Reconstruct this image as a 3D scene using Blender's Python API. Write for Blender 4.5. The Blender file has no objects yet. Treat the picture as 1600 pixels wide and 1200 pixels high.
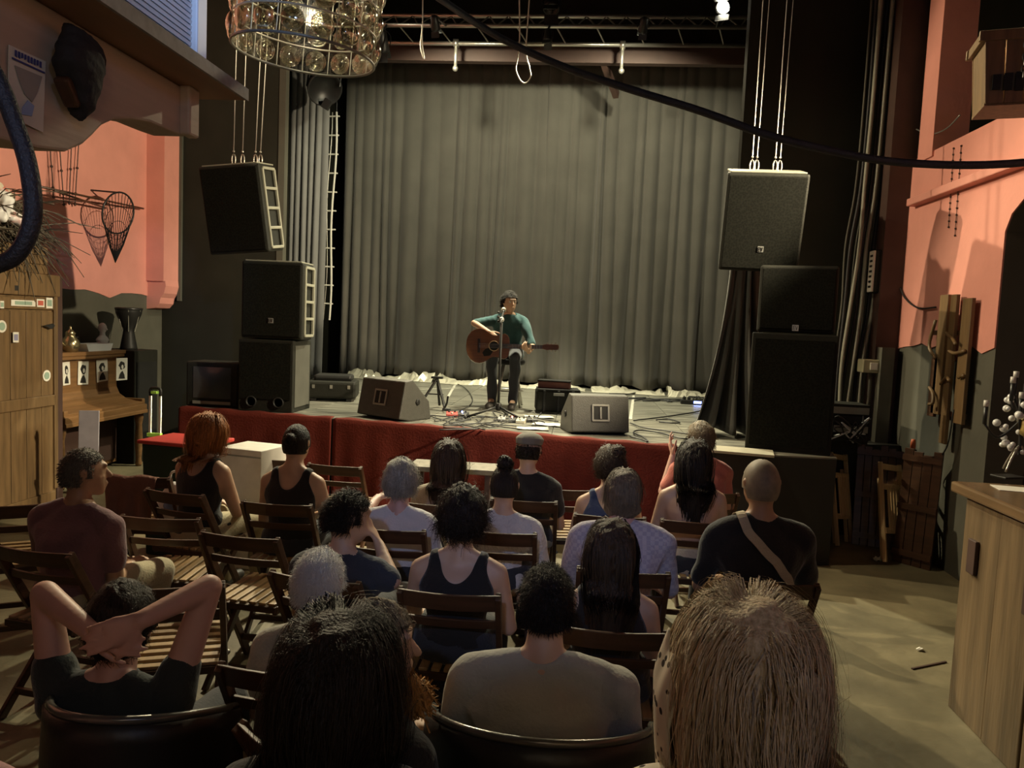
import bpy, math, random
import numpy as np
from mathutils import Vector, Matrix, Euler

# ------------------------------------------------------------------ camera
scene = bpy.context.scene
COL = scene.collection
PI = math.pi
def rad(a): return math.radians(a)
F, H = 1190.0, 1.88                       # focal length in pixels of the 1600 x 1200 frame, eye height
YAW, PITCH, ROLL = rad(5), rad(4.5), rad(2.5)
fw = np.array([-math.sin(YAW)*math.cos(PITCH), math.cos(YAW)*math.cos(PITCH), -math.sin(PITCH)])
r0 = np.array([math.cos(YAW), math.sin(YAW), 0.0])
u0 = np.cross(r0, fw)
RC = math.cos(ROLL)*r0 + math.sin(ROLL)*u0
UC = -math.sin(ROLL)*r0 + math.cos(ROLL)*u0
CAMPOS = np.array([0.0, 0.0, H])
cam_data = bpy.data.cameras.new('camera')
cam = bpy.data.objects.new('camera', cam_data)
COL.objects.link(cam)
cam_data.sensor_width = 36.0
cam_data.lens = 36.0*F/1600.0
cam_data.clip_start = 0.05
cam.matrix_world = Matrix(((RC[0], UC[0], -fw[0], 0), (RC[1], UC[1], -fw[1], 0), (RC[2], UC[2], -fw[2], H), (0, 0, 0, 1)))
scene.camera = cam
def ray(x, y): return fw + RC*(x-800)/F - UC*(y-600)/F
def at_y(x, y, Y):
    d = ray(x, y); return CAMPOS + d*(Y/d[1])
def at_x(x, y, X):
    d = ray(x, y); return CAMPOS + d*(X/d[0])
def at_z(x, y, Z):
    d = ray(x, y); return CAMPOS + d*((Z-H)/d[2])
def at_d(x, y, D): return CAMPOS + ray(x, y)*D

# ------------------------------------------------------------------ view, world, lights
vs = scene.view_settings
vs.view_transform = 'Standard'; vs.look = 'None'; vs.gamma = 1.0; vs.use_curve_mapping = False
vs.exposure = 0.0
world = bpy.data.worlds.new('world'); scene.world = world
world.use_nodes = True
world.node_tree.nodes['Background'].inputs[0].default_value = (1.0, 0.86, 0.62, 1)
world.node_tree.nodes['Background'].inputs[1].default_value = 0.012
STAGE = 0.90                                # height of the stage floor
def spot(name, loc, target, watt, col, angle, blend=.35, size=.06):
    l = bpy.data.lights.new(name, 'SPOT'); l.energy = watt; l.color = col
    l.spot_size = rad(angle); l.spot_blend = blend; l.shadow_soft_size = size
    o = bpy.data.objects.new(name, l); COL.objects.link(o)
    o.location = loc
    o.rotation_euler = (Vector(target)-Vector(loc)).to_track_quat('-Z', 'Y').to_euler()
    return o
def point(name, loc, watt, col, size=.1):
    l = bpy.data.lights.new(name, 'POINT'); l.energy = watt; l.color = col; l.shadow_soft_size = size
    o = bpy.data.objects.new(name, l); COL.objects.link(o); o.location = loc
    return o
WARM = (1.0, 0.86, 0.55)
LAMP_R = Vector(at_y(1131, 10, 9.6))        # the blown-out lamp at the end of the truss
LAMP_L = Vector((-3.05, 9.9, 6.05))         # its twin at the other end of the truss, hidden by the chandelier
spot('stage_lamp_light', LAMP_R + Vector((-.05, -.12, -.08)), (-1.6, 6.0, .8), 600, WARM, 74, .5)
spot('stage_lamp_light', LAMP_L + Vector((.1, -.2, -.2)), (1.5, 3.9, .3), 1700, WARM, 60, .4)
for x_ in (-1.95, .55): spot('stage_wash_light', (x_, 9.5, 5.36), (x_*.7-.2, 12.4, 1.9), 310, (1.0, .94, .66), 140, .4)
spot('stage_wash_light', (-.6, 9.75, 5.36), (-.75, 8.7, .9), 1700, (1.0, .94, .66), 100, .5)
# wall floods: one up at the gallery, one high on the opposite wall
FLOOD_R = Vector((3.75, 5.2, 4.1)); FLOOD_L = Vector((-5.45, 7.1, 5.2))
spot('wall_flood_light', FLOOD_R+Vector((-.12, .05, -.02)), (-5.5, 7.4, 1.9), 3000, (1.0, .84, .56), 70, .4)
spot('wall_flood_light', FLOOD_L+Vector((.1, -.08, -.05)), (3.0, 5.9, 2.2), 1750, (1.0, .84, .54), 46, .4)
# unseen fill lights added behind the camera: cool point and spots, one warm
point('rear_fill_light', (1.7, -1.2, 3.3), 26, (.5, .62, 1.0), .25)  # unseen cool fill from behind
spot('cool_fill_spot', (1.6, -2.6, 3.7), (-1.0, 1.7, 2.98), 700, (.36, .56, 1.0), 12, .5)  # added to turn the white air unit bright and bluish
spot('cool_fill_spot', (-.3, -2.7, 3.9), (-.25, 4.2, 1.0), 300, (.42, .55, 1.0), 20, .7)  # added to tint the white shirts in the middle rows
point('rear_fill_light', (.3, -.9, 2.4), 14, (1.0, .76, .5), .2)  # added to brighten the pine bracket and the nearest heads
FLOOR_FILL = Vector((-1.6, 5.5, 6.3))  # unseen lamp added overhead to light the right floor and folded tables
spot('floor_fill_light', FLOOR_FILL+Vector((.06, 0, -.1)), (2.3, 6.2, .2), 300, (1.0, .86, .56), 54, .5)

# ------------------------------------------------------------------ materials
def mat(name, col, rough=.6, metal=0.0, var=.25, scale=6.0, bump=.0, bscale=None, kind='noise', col2=None,
        stretch=(1, 1, 1), spec=.5, sheen=0.0, emit=None, estr=0.0, trans=0.0, alpha=1.0, detail=5.0, lo=.3, hi=.7):
    m = bpy.data.materials.new(name); m.use_nodes = True
    nt = m.node_tree; b = nt.nodes['Principled BSDF']
    N = nt.nodes.new; L = nt.links.new
    b.inputs['Roughness'].default_value = rough
    b.inputs['Metallic'].default_value = metal
    b.inputs['Specular IOR Level'].default_value = spec
    b.inputs['Transmission Weight'].default_value = trans
    b.inputs['Alpha'].default_value = alpha
    if sheen: b.inputs['Sheen Weight'].default_value = sheen
    if emit:
        b.inputs['Emission Color'].default_value = (*emit, 1); b.inputs['Emission Strength'].default_value = estr
    tc = N('ShaderNodeTexCoord'); mp = N('ShaderNodeMapping'); L(tc.outputs['Object'], mp.inputs[0])
    mp.inputs['Scale'].default_value = stretch
    c2 = col2 if col2 else tuple(c*(1-var) for c in col)
    if kind == 'noise':
        t = N('ShaderNodeTexNoise'); t.inputs['Scale'].default_value = scale; t.inputs['Detail'].default_value = detail
    elif kind == 'wave':
        t = N('ShaderNodeTexWave'); t.inputs['Scale'].default_value = scale; t.inputs['Distortion'].default_value = 2.5
        t.inputs['Detail'].default_value = 3; t.inputs['Detail Scale'].default_value = 2.0
    elif kind == 'voronoi':
        t = N('ShaderNodeTexVoronoi'); t.inputs['Scale'].default_value = scale
    elif kind == 'check':
        t = N('ShaderNodeTexChecker'); t.inputs['Scale'].default_value = scale
    L(mp.outputs[0], t.inputs['Vector'])
    r = N('ShaderNodeValToRGB'); r.color_ramp.elements[0].color = (*c2, 1); r.color_ramp.elements[1].color = (*col, 1)
    r.color_ramp.elements[0].position = lo; r.color_ramp.elements[1].position = hi
    out = t.outputs['Distance'] if kind == 'voronoi' else (t.outputs['Fac'])
    L(out, r.inputs[0]); L(r.outputs[0], b.inputs['Base Color'])
    if bump:
        t2 = N('ShaderNodeTexNoise'); t2.inputs['Scale'].default_value = bscale or scale*4; t2.inputs['Detail'].default_value = 4
        L(mp.outputs[0], t2.inputs['Vector'])
        bp = N('ShaderNodeBump'); bp.inputs['Strength'].default_value = bump; bp.inputs['Distance'].default_value = .02
        L(t2.outputs['Fac'], bp.inputs['Height']); L(bp.outputs[0], b.inputs['Normal'])
    return m

# ------------------------------------------------------------------ mesh helpers
class MB:
    def __init__(s): s.v = []; s.f = []
    def add(s, vs_, fs_):
        o = len(s.v); s.v.extend([tuple(float(c) for c in p) for p in vs_]); s.f.extend([tuple(i+o for i in f) for f in fs_]); return s
    def box(s, c, size, rot=None):
        hx, hy, hz = [k/2 for k in size]
        P = [Vector((x*hx, y*hy, z*hz)) for x in (-1, 1) for y in (-1, 1) for z in (-1, 1)]
        if rot is not None:
            R = rot if isinstance(rot, Matrix) else Euler(rot).to_matrix()
            P = [R @ p for p in P]
        c = Vector(c)
        return s.add([p+c for p in P], [(0, 1, 3, 2), (4, 6, 7, 5), (0, 4, 5, 1), (2, 3, 7, 6), (0, 2, 6, 4), (1, 5, 7, 3)])
    def bar(s, p0, p1, w, h, up=(0, 0, 1)):
        p0, p1, up = Vector(p0), Vector(p1), Vector(up); d = (p1-p0).normalized()
        sd = d.cross(up); sd = (sd if sd.length > 1e-4 else d.cross(Vector((1, 0, 0)))).normalized(); u = sd.cross(d)
        P = [q + sd*a*w/2 + u*b*h/2 for q in (p0, p1) for a, b in ((-1, -1), (1, -1), (1, 1), (-1, 1))]
        return s.add(P, [(3, 2, 1, 0), (4, 5, 6, 7), (0, 1, 5, 4), (1, 2, 6, 5), (2, 3, 7, 6), (3, 0, 4, 7)])
    def tube(s, pts, r, n=8, closed=False):
        pts = [Vector(p) for p in pts]; m = len(pts)
        rr = r if isinstance(r, (list, tuple)) else [r]*m
        ref = None; V = []
        for i, p in enumerate(pts):
            if closed: t = pts[(i+1) % m]-pts[i-1]
            else: t = pts[min(i+1, m-1)]-pts[max(i-1, 0)]
            t = t.normalized() if t.length > 1e-9 else Vector((0, 0, 1))
            if ref is None:
                ref = t.orthogonal().normalized()
            a = (ref - t*ref.dot(t)); a = a.normalized() if a.length > 1e-6 else t.orthogonal().normalized()
            ref = a; b = t.cross(a)
            for k in range(n):
                an = 2*PI*k/n
                V.append(p + (a*math.cos(an)+b*math.sin(an))*rr[i])
        Fc = []
        for i in range(m if closed else m-1):
            j = (i+1) % m
            for k in range(n):
                Fc.append((i*n+k, i*n+(k+1) % n, j*n+(k+1) % n, j*n+k))
        if not closed:
            Fc.append(tuple(reversed(range(n)))); Fc.append(tuple((m-1)*n+k for k in range(n)))
        return s.add(V, Fc)
    def cyl(s, p0, p1, r, r2=None, n=16): return s.tube([p0, p1], [r, r if r2 is None else r2], n)
    def lathe(s, prof, c=(0, 0, 0), n=24, M=None):
        V = []; Fc = []; m = len(prof); c = Vector(c)
        for (r, z) in prof:
            for k in range(n):
                a = 2*PI*k/n; p = Vector((r*math.cos(a), r*math.sin(a), z))
                V.append((M @ p if M is not None else p)+c)
        for i in range(m-1):
            for k in range(n): Fc.append((i*n+k, i*n+(k+1) % n, (i+1)*n+(k+1) % n, (i+1)*n+k))
        Fc.append(tuple(reversed(range(n)))); Fc.append(tuple((m-1)*n+k for k in range(n)))
        return s.add(V, Fc)
    def ball(s, c, r, n=12, m=8, M=None):
        rx, ry, rz = (r, r, r) if not isinstance(r, (tuple, list)) else r
        V = []; Fc = []; c = Vector(c)
        for i in range(m+1):
            th = PI*(.02+.96*i/m)
            for k in range(n):
                a = 2*PI*k/n; p = Vector((rx*math.sin(th)*math.cos(a), ry*math.sin(th)*math.sin(a), -rz*math.cos(th)))
                V.append((M @ p if M is not None else p)+c)
        for i in range(m):
            for k in range(n): Fc.append((i*n+k, i*n+(k+1) % n, (i+1)*n+(k+1) % n, (i+1)*n+k))
        Fc.append(tuple(reversed(range(n)))); Fc.append(tuple(m*n+k for k in range(n)))
        return s.add(V, Fc)
    def prism(s, poly, o, ax, ay, thick):
        """polygon in the plane (o, ax, ay), extruded along ax x ay by thick"""
        o, ax, ay = Vector(o), Vector(ax), Vector(ay); nz = ax.cross(ay).normalized()
        n = len(poly); V = [o+ax*x+ay*y for x, y in poly]; V += [p+nz*thick for p in V]
        return s.add(V, [tuple(reversed(range(n))), tuple(range(n, 2*n))] + [(i, (i+1) % n, n+(i+1) % n, n+i) for i in range(n)])
    def grid(s, fn, nu, nv):
        V = [fn(i/nu, j/nv) for j in range(nv+1) for i in range(nu+1)]
        return s.add(V, [(j*(nu+1)+i, j*(nu+1)+i+1, (j+1)*(nu+1)+i+1, (j+1)*(nu+1)+i) for j in range(nv) for i in range(nu)])
    def build(s, name, material, parent=None, smooth=False, bevel=0.0, solid=0.0, label=None, world=True):
        off = Vector((0, 0, 0))
        if parent is not None and world: off = wloc(parent)
        me = bpy.data.meshes.new(name)
        me.from_pydata([(p[0]-off[0], p[1]-off[1], p[2]-off[2]) for p in s.v], [], s.f)
        if smooth: me.shade_smooth()
        me.materials.append(material)
        o = bpy.data.objects.new(name, me); COL.objects.link(o)
        if parent is not None: o.parent = parent
        if solid:
            md = o.modifiers.new('thickness', 'SOLIDIFY'); md.thickness = solid; md.offset = 0
        if bevel:
            md = o.modifiers.new('bevel', 'BEVEL'); md.width = bevel; md.segments = 2; md.limit_method = 'ANGLE'; md.angle_limit = rad(40)
        if label: o['label'] = label
        return o
def wloc(o):
    p = Vector((0, 0, 0))
    while o is not None:
        p += Vector(o.location); o = o.parent
    return p
def thing(name, label, cat, loc=(0, 0, 0), rz=0.0, group=None, rot=None):
    o = bpy.data.objects.new(name, None); COL.objects.link(o)
    o.empty_display_size = .1
    o.location = loc; o.rotation_euler = rot if rot is not None else (0, 0, rz)
    o['label'] = label; o['category'] = cat
    if group: o['group'] = group
    return o
def tag(o, label, cat, group=None, kind=None):
    o['label'] = label; o['category'] = cat
    if group: o['group'] = group
    if kind: o['kind'] = kind
    return o
def struct(o, label=None):
    o['kind'] = 'structure'
    if label: o['label'] = label
    return o
def dup(root, loc, rot, label=None):
    r = root.copy(); COL.objects.link(r); r.location = loc; r.rotation_euler = rot
    if label: r['label'] = label
    for ch in list(root.children):
        c = ch.copy(); COL.objects.link(c); c.parent = r
        for g in list(ch.children):
            d = g.copy(); COL.objects.link(d); d.parent = c
    return r
def settle(o, center=True):
    """move a world-built mesh object's origin to its base"""
    me = o.data; n = len(me.vertices); a = np.empty(n*3, np.float32); me.vertices.foreach_get('co', a); a = a.reshape(-1, 3)
    lo, hi = a.min(0), a.max(0); c = np.array([(lo[0]+hi[0])/2, (lo[1]+hi[1])/2, lo[2]])
    me.vertices.foreach_set('co', (a-c).astype(np.float32).ravel()); o.location = [float(k) for k in c]
    return o
rnd = random.Random(7)
def spline(pts, per=8):
    """Catmull-Rom through points"""
    P = [Vector(p) for p in pts]; P = [P[0]*2-P[1]] + P + [P[-1]*2-P[-2]]; out = []
    for i in range(1, len(P)-2):
        for k in range(per):
            t = k/per; a, b, c, d = P[i-1], P[i], P[i+1], P[i+2]
            out.append(.5*((2*b)+(c-a)*t+(2*a-5*b+4*c-d)*t*t+(3*b-a-3*c+d)*t*t*t))
    out.append(P[-2]); return out
# ------------------------------------------------------------------ palette
M = {}
M['black_wall'] = mat('black_wall', (.024, .0235, .017), .85, var=.3, scale=2, spec=.2)
M['ceiling'] = mat('ceiling', (.02, .02, .018), .9)
M['concrete'] = mat('concrete', (.205, .172, .098), .55, var=.4, scale=3.2, bump=.25, bscale=14, detail=8)
M['stage_floor'] = mat('stage_floor', (.27, .262, .215), .38, scale=3.0, bump=.15, bscale=30, col2=(.07, .067, .055), stretch=(.5, 3, 1), detail=9, lo=.35, hi=.68)
M['stage_base'] = mat('stage_base', (.02, .019, .016), .6)
M['red_cloth'] = mat('red_cloth', (.125, .020, .013), .9, var=.25, scale=7, bump=.25, bscale=60, spec=.2)
M['pink'] = mat('pink', (.70, .295, .235), .7, var=.12, scale=3, bump=.08, bscale=20)
M['grey_paint'] = mat('grey_paint', (.09, .087, .066), .7, var=.25, scale=3, bump=.1)
M['purple'] = mat('purple', (.16, .075, .085), .8)
M['brown_trim'] = mat('brown_trim', (.06, .03, .022), .6)
M['curtain'] = mat('curtain', (.108, .100, .084), .92, var=.2, scale=2.2, bump=.15, bscale=160, sheen=.35)
M['leg_curtain'] = mat('leg_curtain', (.17, .17, .165), .92, var=.2, scale=2, bump=.15, bscale=120, sheen=.35)
M['black_drape'] = mat('black_drape', (.05, .048, .042), .92, var=.3, scale=3, bump=.15, bscale=120, sheen=.3)
M['steel'] = mat('steel', (.55, .53, .47), .35, .85, var=.15)
M['dark_steel'] = mat('dark_steel', (.05, .05, .05), .4, .6)
M['black'] = mat('black', (.016, .016, .015), .5, var=.2, spec=.25)
M['rubber'] = mat('rubber', (.015, .015, .016), .55)
M['wood_dark'] = mat('wood_dark', (.085, .038, .018), .42, scale=3, stretch=(1, 1, 10), kind='noise', var=.5, bump=.05)
M['wood_warm'] = mat('wood_warm', (.185, .112, .048), .5, scale=4, stretch=(6, 6, .6), var=.45, bump=.06)
M['wood_piano'] = mat('wood_piano', (.24, .125, .05), .38, scale=4, stretch=(6, .6, 6), var=.4, bump=.03)
M['wood_pale'] = mat('wood_pale', (.58, .40, .20), .5, scale=4, stretch=(5, 5, .5), var=.3, bump=.04)
M['wood_slat'] = mat('wood_slat', (.40, .26, .12), .45, scale=5, stretch=(6, .6, 6), var=.35)
M['pine'] = mat('pine', (.62, .49, .38), .55, scale=3, stretch=(6, .5, 6), var=.3, bump=.05)
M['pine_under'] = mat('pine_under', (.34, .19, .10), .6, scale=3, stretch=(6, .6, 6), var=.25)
M['paper'] = mat('paper', (.72, .70, .62), .8, var=.08)
M['white_plastic'] = mat('white_plastic', (.72, .74, .76), .4, var=.05)
M['silver'] = mat('silver', (.72, .69, .55), .35, .25, var=.25, scale=9)

# ------------------------------------------------------------------ the hall
XL, XR = -5.9, 3.09
YC = 10.3                                   # where the hall's left wall meets the black masking wall
struct(MB().box((-.6, 4.5, -.05), (13.0, 17.4, .1)).build('floor', M['concrete']), 'worn concrete floor')
struct(MB().box((-.6, 4.5, 7.7), (13.0, 17.4, .1)).build('ceiling', M['ceiling']), 'dark ceiling high above the hall')
struct(MB().box((-.6, 13.05, 3.8), (13.0, .1, 7.7)).build('wall_back', M['black_wall']), 'black wall behind the stage curtain')
struct(MB().box((-.6, -4.05, 3.8), (13.0, .1, 7.7)).build('wall_rear', M['grey_paint']), 'wall behind the audience')

def ragged(y0, y1, z0, amp, n, seed):
    r = random.Random(seed); return [(y0+(y1-y0)*i/n, z0+r.uniform(-amp, amp)) for i in range(n+1)]
# left wall: a grey wall with a pink coat that ends in a ragged edge
wl = struct(MB().box((XL-.1, 3.1, 3.8), (.2, 14.5, 7.7)).build('wall_left', M['grey_paint']), 'side wall, grey below and pink above')
poly = ragged(-4, YC-.02, 2.02, .05, 60, 3) + [(YC-.02, 7.6), (-4, 7.6)]
MB().prism(poly, (XL, 0, 0), (0, 1, 0), (0, 0, 1), .012).build('pink_paint', M['pink'], wl, label='salmon pink paint')
# pilaster in the corner of the left wall with a scrolled foot
pl = struct(MB().box((XL+.13, YC-.22, 4.9), (.26, .4, 5.3)).build('trim_1', M['pink']), 'pink corner pilaster with scrolled foot')
foot = [(0, 0), (.14, .02), (.2, .08), (.22, .16), (.27, .22), (.3, .32), (.29, .4), (0, .4)]
MB().prism([(x*.9, z) for x, z in foot], (XL, YC-.02, 1.87), (1, 0, 0), (0, 0, 1), .36).build('scroll', M['pink'], pl)
MB().box((XL+.27, YC-.02, 3.6), (.05, .05, 3.2)).build('edge_strip', M['grey_paint'], pl)
struct(MB().box((-5.15, YC+.1, 3.8), (1.85, .2, 7.7)).build('wall_masking_left', M['black_wall']), 'black masking wall beside the stage')
struct(MB().box((-4.2, YC+.05, 4.2), (.09, .12, 6.6)).build('trim_2', M['grey_paint']), 'grey post at the edge of the black masking wall')

# right wall with an arched doorway, its top is the edge of a dark gallery
arch = [(6.0, 0), (6.0, 2.72), (5.93, 2.84), (5.75, 2.95), (5.4, 3.06), (5.0, 3.1), (4.5, 3.1), (4.1, 3.04), (3.7, 2.9), (3.5, 2.7), (3.5, 0)]
poly = [(7.75, 0)] + arch + [(-4, 0), (-4, 3.6), (7.75, 3.6)]
wr = struct(MB().prism([(-y, z) for y, z in poly], (XR, 0, 0), (0, -1, 0), (0, 0, 1), -.28).build('wall_right', M['grey_paint']), 'side wall with an arched doorway, grey below and pink above')
up = ragged(7.75, 6.0, 1.78, .1, 10, 5)
poly = up + arch[1:-1] + [(3.5, 1.9), (-4, 1.9), (-4, 3.6), (7.75, 3.6)]
MB().prism([(-y, z) for y, z in poly], (XR-.012, 0, 0), (0, -1, 0), (0, 0, 1), -.012).build('pink_paint', M['pink'], wr, label='salmon pink paint')
MB().box((XR-.05, 1.8, 3.18), (.1, 11.6, .07)).build('ledge', M['pink'], wr, bevel=.01)
struct(MB().box((4.5, 4.5, 1.75), (.2, 17.4, 3.6)).build('wall_gallery', M['purple']), 'dark purple wall behind the arch')
struct(MB().box((4.5, 4.5, 5.6), (.2, 17.4, 4.1)).build('wall_gallery_upper', M['black_wall']), 'black wall at the back of the gallery')
struct(MB().box((3.75, 1.8, 3.55), (1.3, 11.8, .1)).build('floor_gallery', M['black_wall']), 'gallery floor above the arch')
struct(MB().box((XR+.12, 7.45, 5.6), (.3, .3, 4.1)).build('trim_3', M['pink']), 'pink post rising above the gallery edge')
struct(MB().box((XR+.12, 4.72, 5.6), (.3, .3, 4.1)).build('trim_4', M['pink']), 'pink post beside the hanging crate')
struct(MB().box((XR-.1, 7.84, 4.25), (.24, .2, 6.8)).build('trim_5', M['brown_trim']), 'dark brown pilaster at the stage corner')
struct(MB().box((XR-.14, 7.68, .95), (.12, .12, 1.72)).build('trim_6', M['grey_paint']), 'grey post below the pink paint')
struct(MB().box((2.4, 8.4, 4.2), (1.65, .15, 6.6)).build('wall_masking_right', M['black_wall']), 'black masking wall beside the stage')

# ------------------------------------------------------------------ stage
FRONT = [(-4.0, 7.3), (-2.5, 7.12), (-.9, 6.84), (.85, 6.53), (1.55, 6.36), (2.14, 6.4), (2.3, 7.4), (3.08, 7.5)]
poly = FRONT + [(3.08, 13), (-5.9, 13), (-5.9, 10.4), (-4.0, 10.4)]
st = struct(MB().prism(poly, (0, 0, 0), (1, 0, 0), (0, 1, 0), STAGE-.012).build('floor_stage', M['stage_base']), 'raised stage floor of worn dark panels')
px_ = [-4.0+1.26*i for i in range(6)]; py_ = [7.32+.88*i for i in range(7)]
proto = None
for i in range(5):
    for j in range(6):
        if proto is None:
            proto = MB().box((0, 0, 0), (1.254, .874, .012)).build('stage_panel', M['stage_floor'], st, world=False)
            o = proto
        else:
            o = proto.copy(); COL.objects.link(o); o.parent = st
        o.location = (px_[i]+.63, py_[j]+.44, STAGE-.006)
# front margin between the panels and the slanted edge, in boards of their own
for i in range(5):
    a, b = px_[i]+.003, px_[i+1]-.003
    def fy(x):
        for (x0, y0), (x1, y1) in zip(FRONT, FRONT[1:]):
            if x0 <= x <= x1: return y0+(y1-y0)*(x-x0)/(x1-x0)
        return FRONT[0][1]
    pts = [(a, fy(a))] + [p for p in FRONT if a < p[0] < b] + [(b, fy(b)), (b, 7.316), (a, 7.316)]
    if pts[0][1] > 7.3: pts[0] = (a, 7.29)
    MB().prism(pts, (0, 0, STAGE-.012), (1, 0, 0), (0, 1, 0), .012).build('front_board', M['stage_floor'], st)
M['tape'] = mat('tape', (.55, .53, .45), .6, var=.4, scale=20)
for (x0, y0, x1, y1) in ((500, 622, 560, 600), (560, 612, 720, 606), (985, 655, 990, 618), (700, 620, 712, 600)):
    a, b = at_z(x0, y0, STAGE+.001), at_z(x1, y1, STAGE+.001)
    MB().bar(a, b, .035, .002).build('floor_tape', M['tape'], st)

def skirt(x0, x1, seed, label):
    r = random.Random(seed); ph = [r.uniform(0, 6) for _ in range(3)]
    def fn(u, v):
        x = x0+(x1-x0)*u; y = fy(x)
        w = (.014*math.sin(x*9+ph[0])+.01*math.sin(x*23+ph[1]))
        if v < .12: return (x, y+.07*(1-v/.12)-.004, STAGE+.006+.006*math.sin(x*17+ph[2]))
        t = (v-.12)/.88
        return (x, y-.018-w*t-.03*t, STAGE+.004-t*(STAGE-.01))
    o = MB().grid(fn, 90, 24).build('stage_skirt', M['red_cloth'], smooth=True, solid=.006)
    return tag(settle(o), label, 'cloth', 'red cloths along the stage front')
skirt(-3.98, -2.34, 1, 'red cloth on the stage front below the stacked speakers')
skirt(-2.32, .86, 2, 'red cloth on the stage front below the floor monitors')
struct(MB().bar((.9, 6.5, STAGE+.012), (1.62, 6.36, STAGE+.012), .3, .02).build('trim_7', mat('board_edge', (.4, .37, .28), .5)), 'bare board at the stage corner')

# ------------------------------------------------------------------ curtains
def curtain(name, x0, x1, y, ztop, zbot, m, label, seed, n=None, amp=.10, flare=.0, slope=0.0, group='black stage curtains', top_pleat=.35, spread=0.0):
    r = random.Random(seed); W = x1-x0
    nf = n or int(W/.2)
    # irregular folds: cumulative widths
    ws = [r.uniform(.5, 1.6) for _ in range(nf)]; tot = sum(ws); edges = [0]
    for w in ws: edges.append(edges[-1]+w/tot)
    am = [r.uniform(.45, 1.3) for _ in range(nf)]; dr = [r.uniform(-1, 1)*.12 for _ in range(nf+1)]
    sag = [r.uniform(-.06, .05) for _ in range(nf+1)]
    bottom = [r.uniform(-.03, .05) for _ in range(nf+1)]
    sub = 9
    us = []
    for k in range(nf):
        for q in range(sub): us.append((k, q/sub))
    us.append((nf-1, 1.0))
    nv = 26; V = []
    for j in range(nv+1):
        v = j/nv
        for (k, q) in us:
            u = edges[k]+(edges[k+1]-edges[k])*q
            d = dr[k]*(1-q)+dr[k+1]*q
            x = x0+W*u+d*v*v*.6+spread*v*v*v*(u-.5)
            pl_ = top_pleat+(1-top_pleat)*min(1, v*1.6)
            yy = y+slope*u-amp*am[k]*pl_*math.sin(PI*q)**.8-flare*v**4*(.5+.5*math.sin(u*31+seed))
            zz = ztop+(zbot-ztop)*v
            if v < .06: zz += sag[k]*math.sin(PI*q)*(1-v/.06)*.5
            if v > .94: zz += (bottom[k]*(1-q)+bottom[k+1]*q)*(v-.94)/.06
            V.append((x, yy, zz))
    nu = len(us); mb = MB()
    mb.add(V, [(j*nu+i, j*nu+i+1, (j+1)*nu+i+1, (j+1)*nu+i) for j in range(nv) for i in range(nu-1)])
    o = mb.build(name, m, smooth=True, solid=.006)
    return tag(settle(o), label, 'curtain', group)
curtain('stage_curtain', -4.02, -.55, 12.5, 6.08, STAGE+.03, M['curtain'], 'wide black stage curtain behind the guitar stand', 4, 17, flare=.22)
curtain('stage_curtain', -.7, 2.36, 12.43, 6.1, STAGE+.03, M['curtain'], 'wide black stage curtain behind the guitarist', 9, 15, flare=.28)
curtain('side_curtain', -4.55, -3.95, 11.5, 6.6, STAGE+.02, M['leg_curtain'], 'narrow grey side curtain behind the stacked speakers', 5, 6, amp=.06)
curtain('side_curtain', 1.42, 1.72, 7.6, 3.4, STAGE+.02, M['black_drape'], 'black side curtain spreading on the stage floor near the hanging speaker', 8, 4, amp=.08, flare=.5, spread=.75, slope=.2)
rail = thing('curtain_rail', 'thin metal curtain rail with hooks above the stage curtain', 'rail', (-.8, 12.5, 6.1))
MB().cyl((-4.1, 12.5, 6.12), (2.5, 12.47, 6.13), .012, n=8).build('rod', M['steel'], rail)
for i in range(26):
    x = -4.0+i*.25
    pts = [(x+.018*math.cos(a), 12.46, 6.115+.022*math.sin(a)) for a in [2*PI*k/8 for k in range(8)]]
    MB().tube(pts, .004, 4, True).build('hook', M['steel'], rail)
# ------------------------------------------------------------------ crumpled sheeting along the curtain hem
def sheet(x0, x1, y0, w, h, seed, label):
    r = random.Random(seed); L = x1-x0; nu = max(14, int(L/.05)); nv = 7
    bump = [[r.uniform(0, 1) for _ in range(nu+1)] for _ in range(nv+1)]
    for _ in range(1): bump = [[(bump[j][i]*2+bump[j][max(i-1, 0)]+bump[j][min(i+1, nu)]+bump[max(j-1, 0)][i]+bump[min(j+1, nv)][i])/6 for i in range(nu+1)] for j in range(nv+1)]
    mb = MB()
    def fn(u, v):
        i, j = int(round(u*nu)), int(round(v*nv))
        e = math.sin(PI*v)*.7+.3
        return (x0+L*u+r.uniform(-.012, .012), y0+w*1.3*(v-.5)+.06*math.sin(u*L*7+seed)+r.uniform(-.015, .015),
                STAGE+.006+h*1.05*e*(bump[j][i]-.25)*1.3*(.4+.6*abs(math.sin(u*L*3.1+seed)))*(0 if v == 0 else 1))
    mb.grid(fn, nu, nv)
    return tag(settle(mb.build('crumpled_sheet', M['silver'], solid=.002)), label, 'sheet', 'crumpled sheets along the curtain hem')
sheet(-3.75, -2.3, 12.1, .4, .26, 1, 'crumpled silver sheet at the curtain hem behind the tipped floor monitor')
sheet(-2.25, -1.0, 12.0, .45, .22, 2, 'crumpled silver sheet at the curtain hem behind the guitar stand')
sheet(-.95, .1, 11.9, .4, .16, 3, 'crumpled silver sheet at the curtain hem behind the stool')
sheet(.2, 1.3, 11.9, .5, .14, 4, 'crumpled silver sheet at the curtain hem behind the small cases')
sheet(1.35, 2.1, 11.7, .4, .26, 5, 'crumpled silver sheet at the curtain hem by the blue light')

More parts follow.
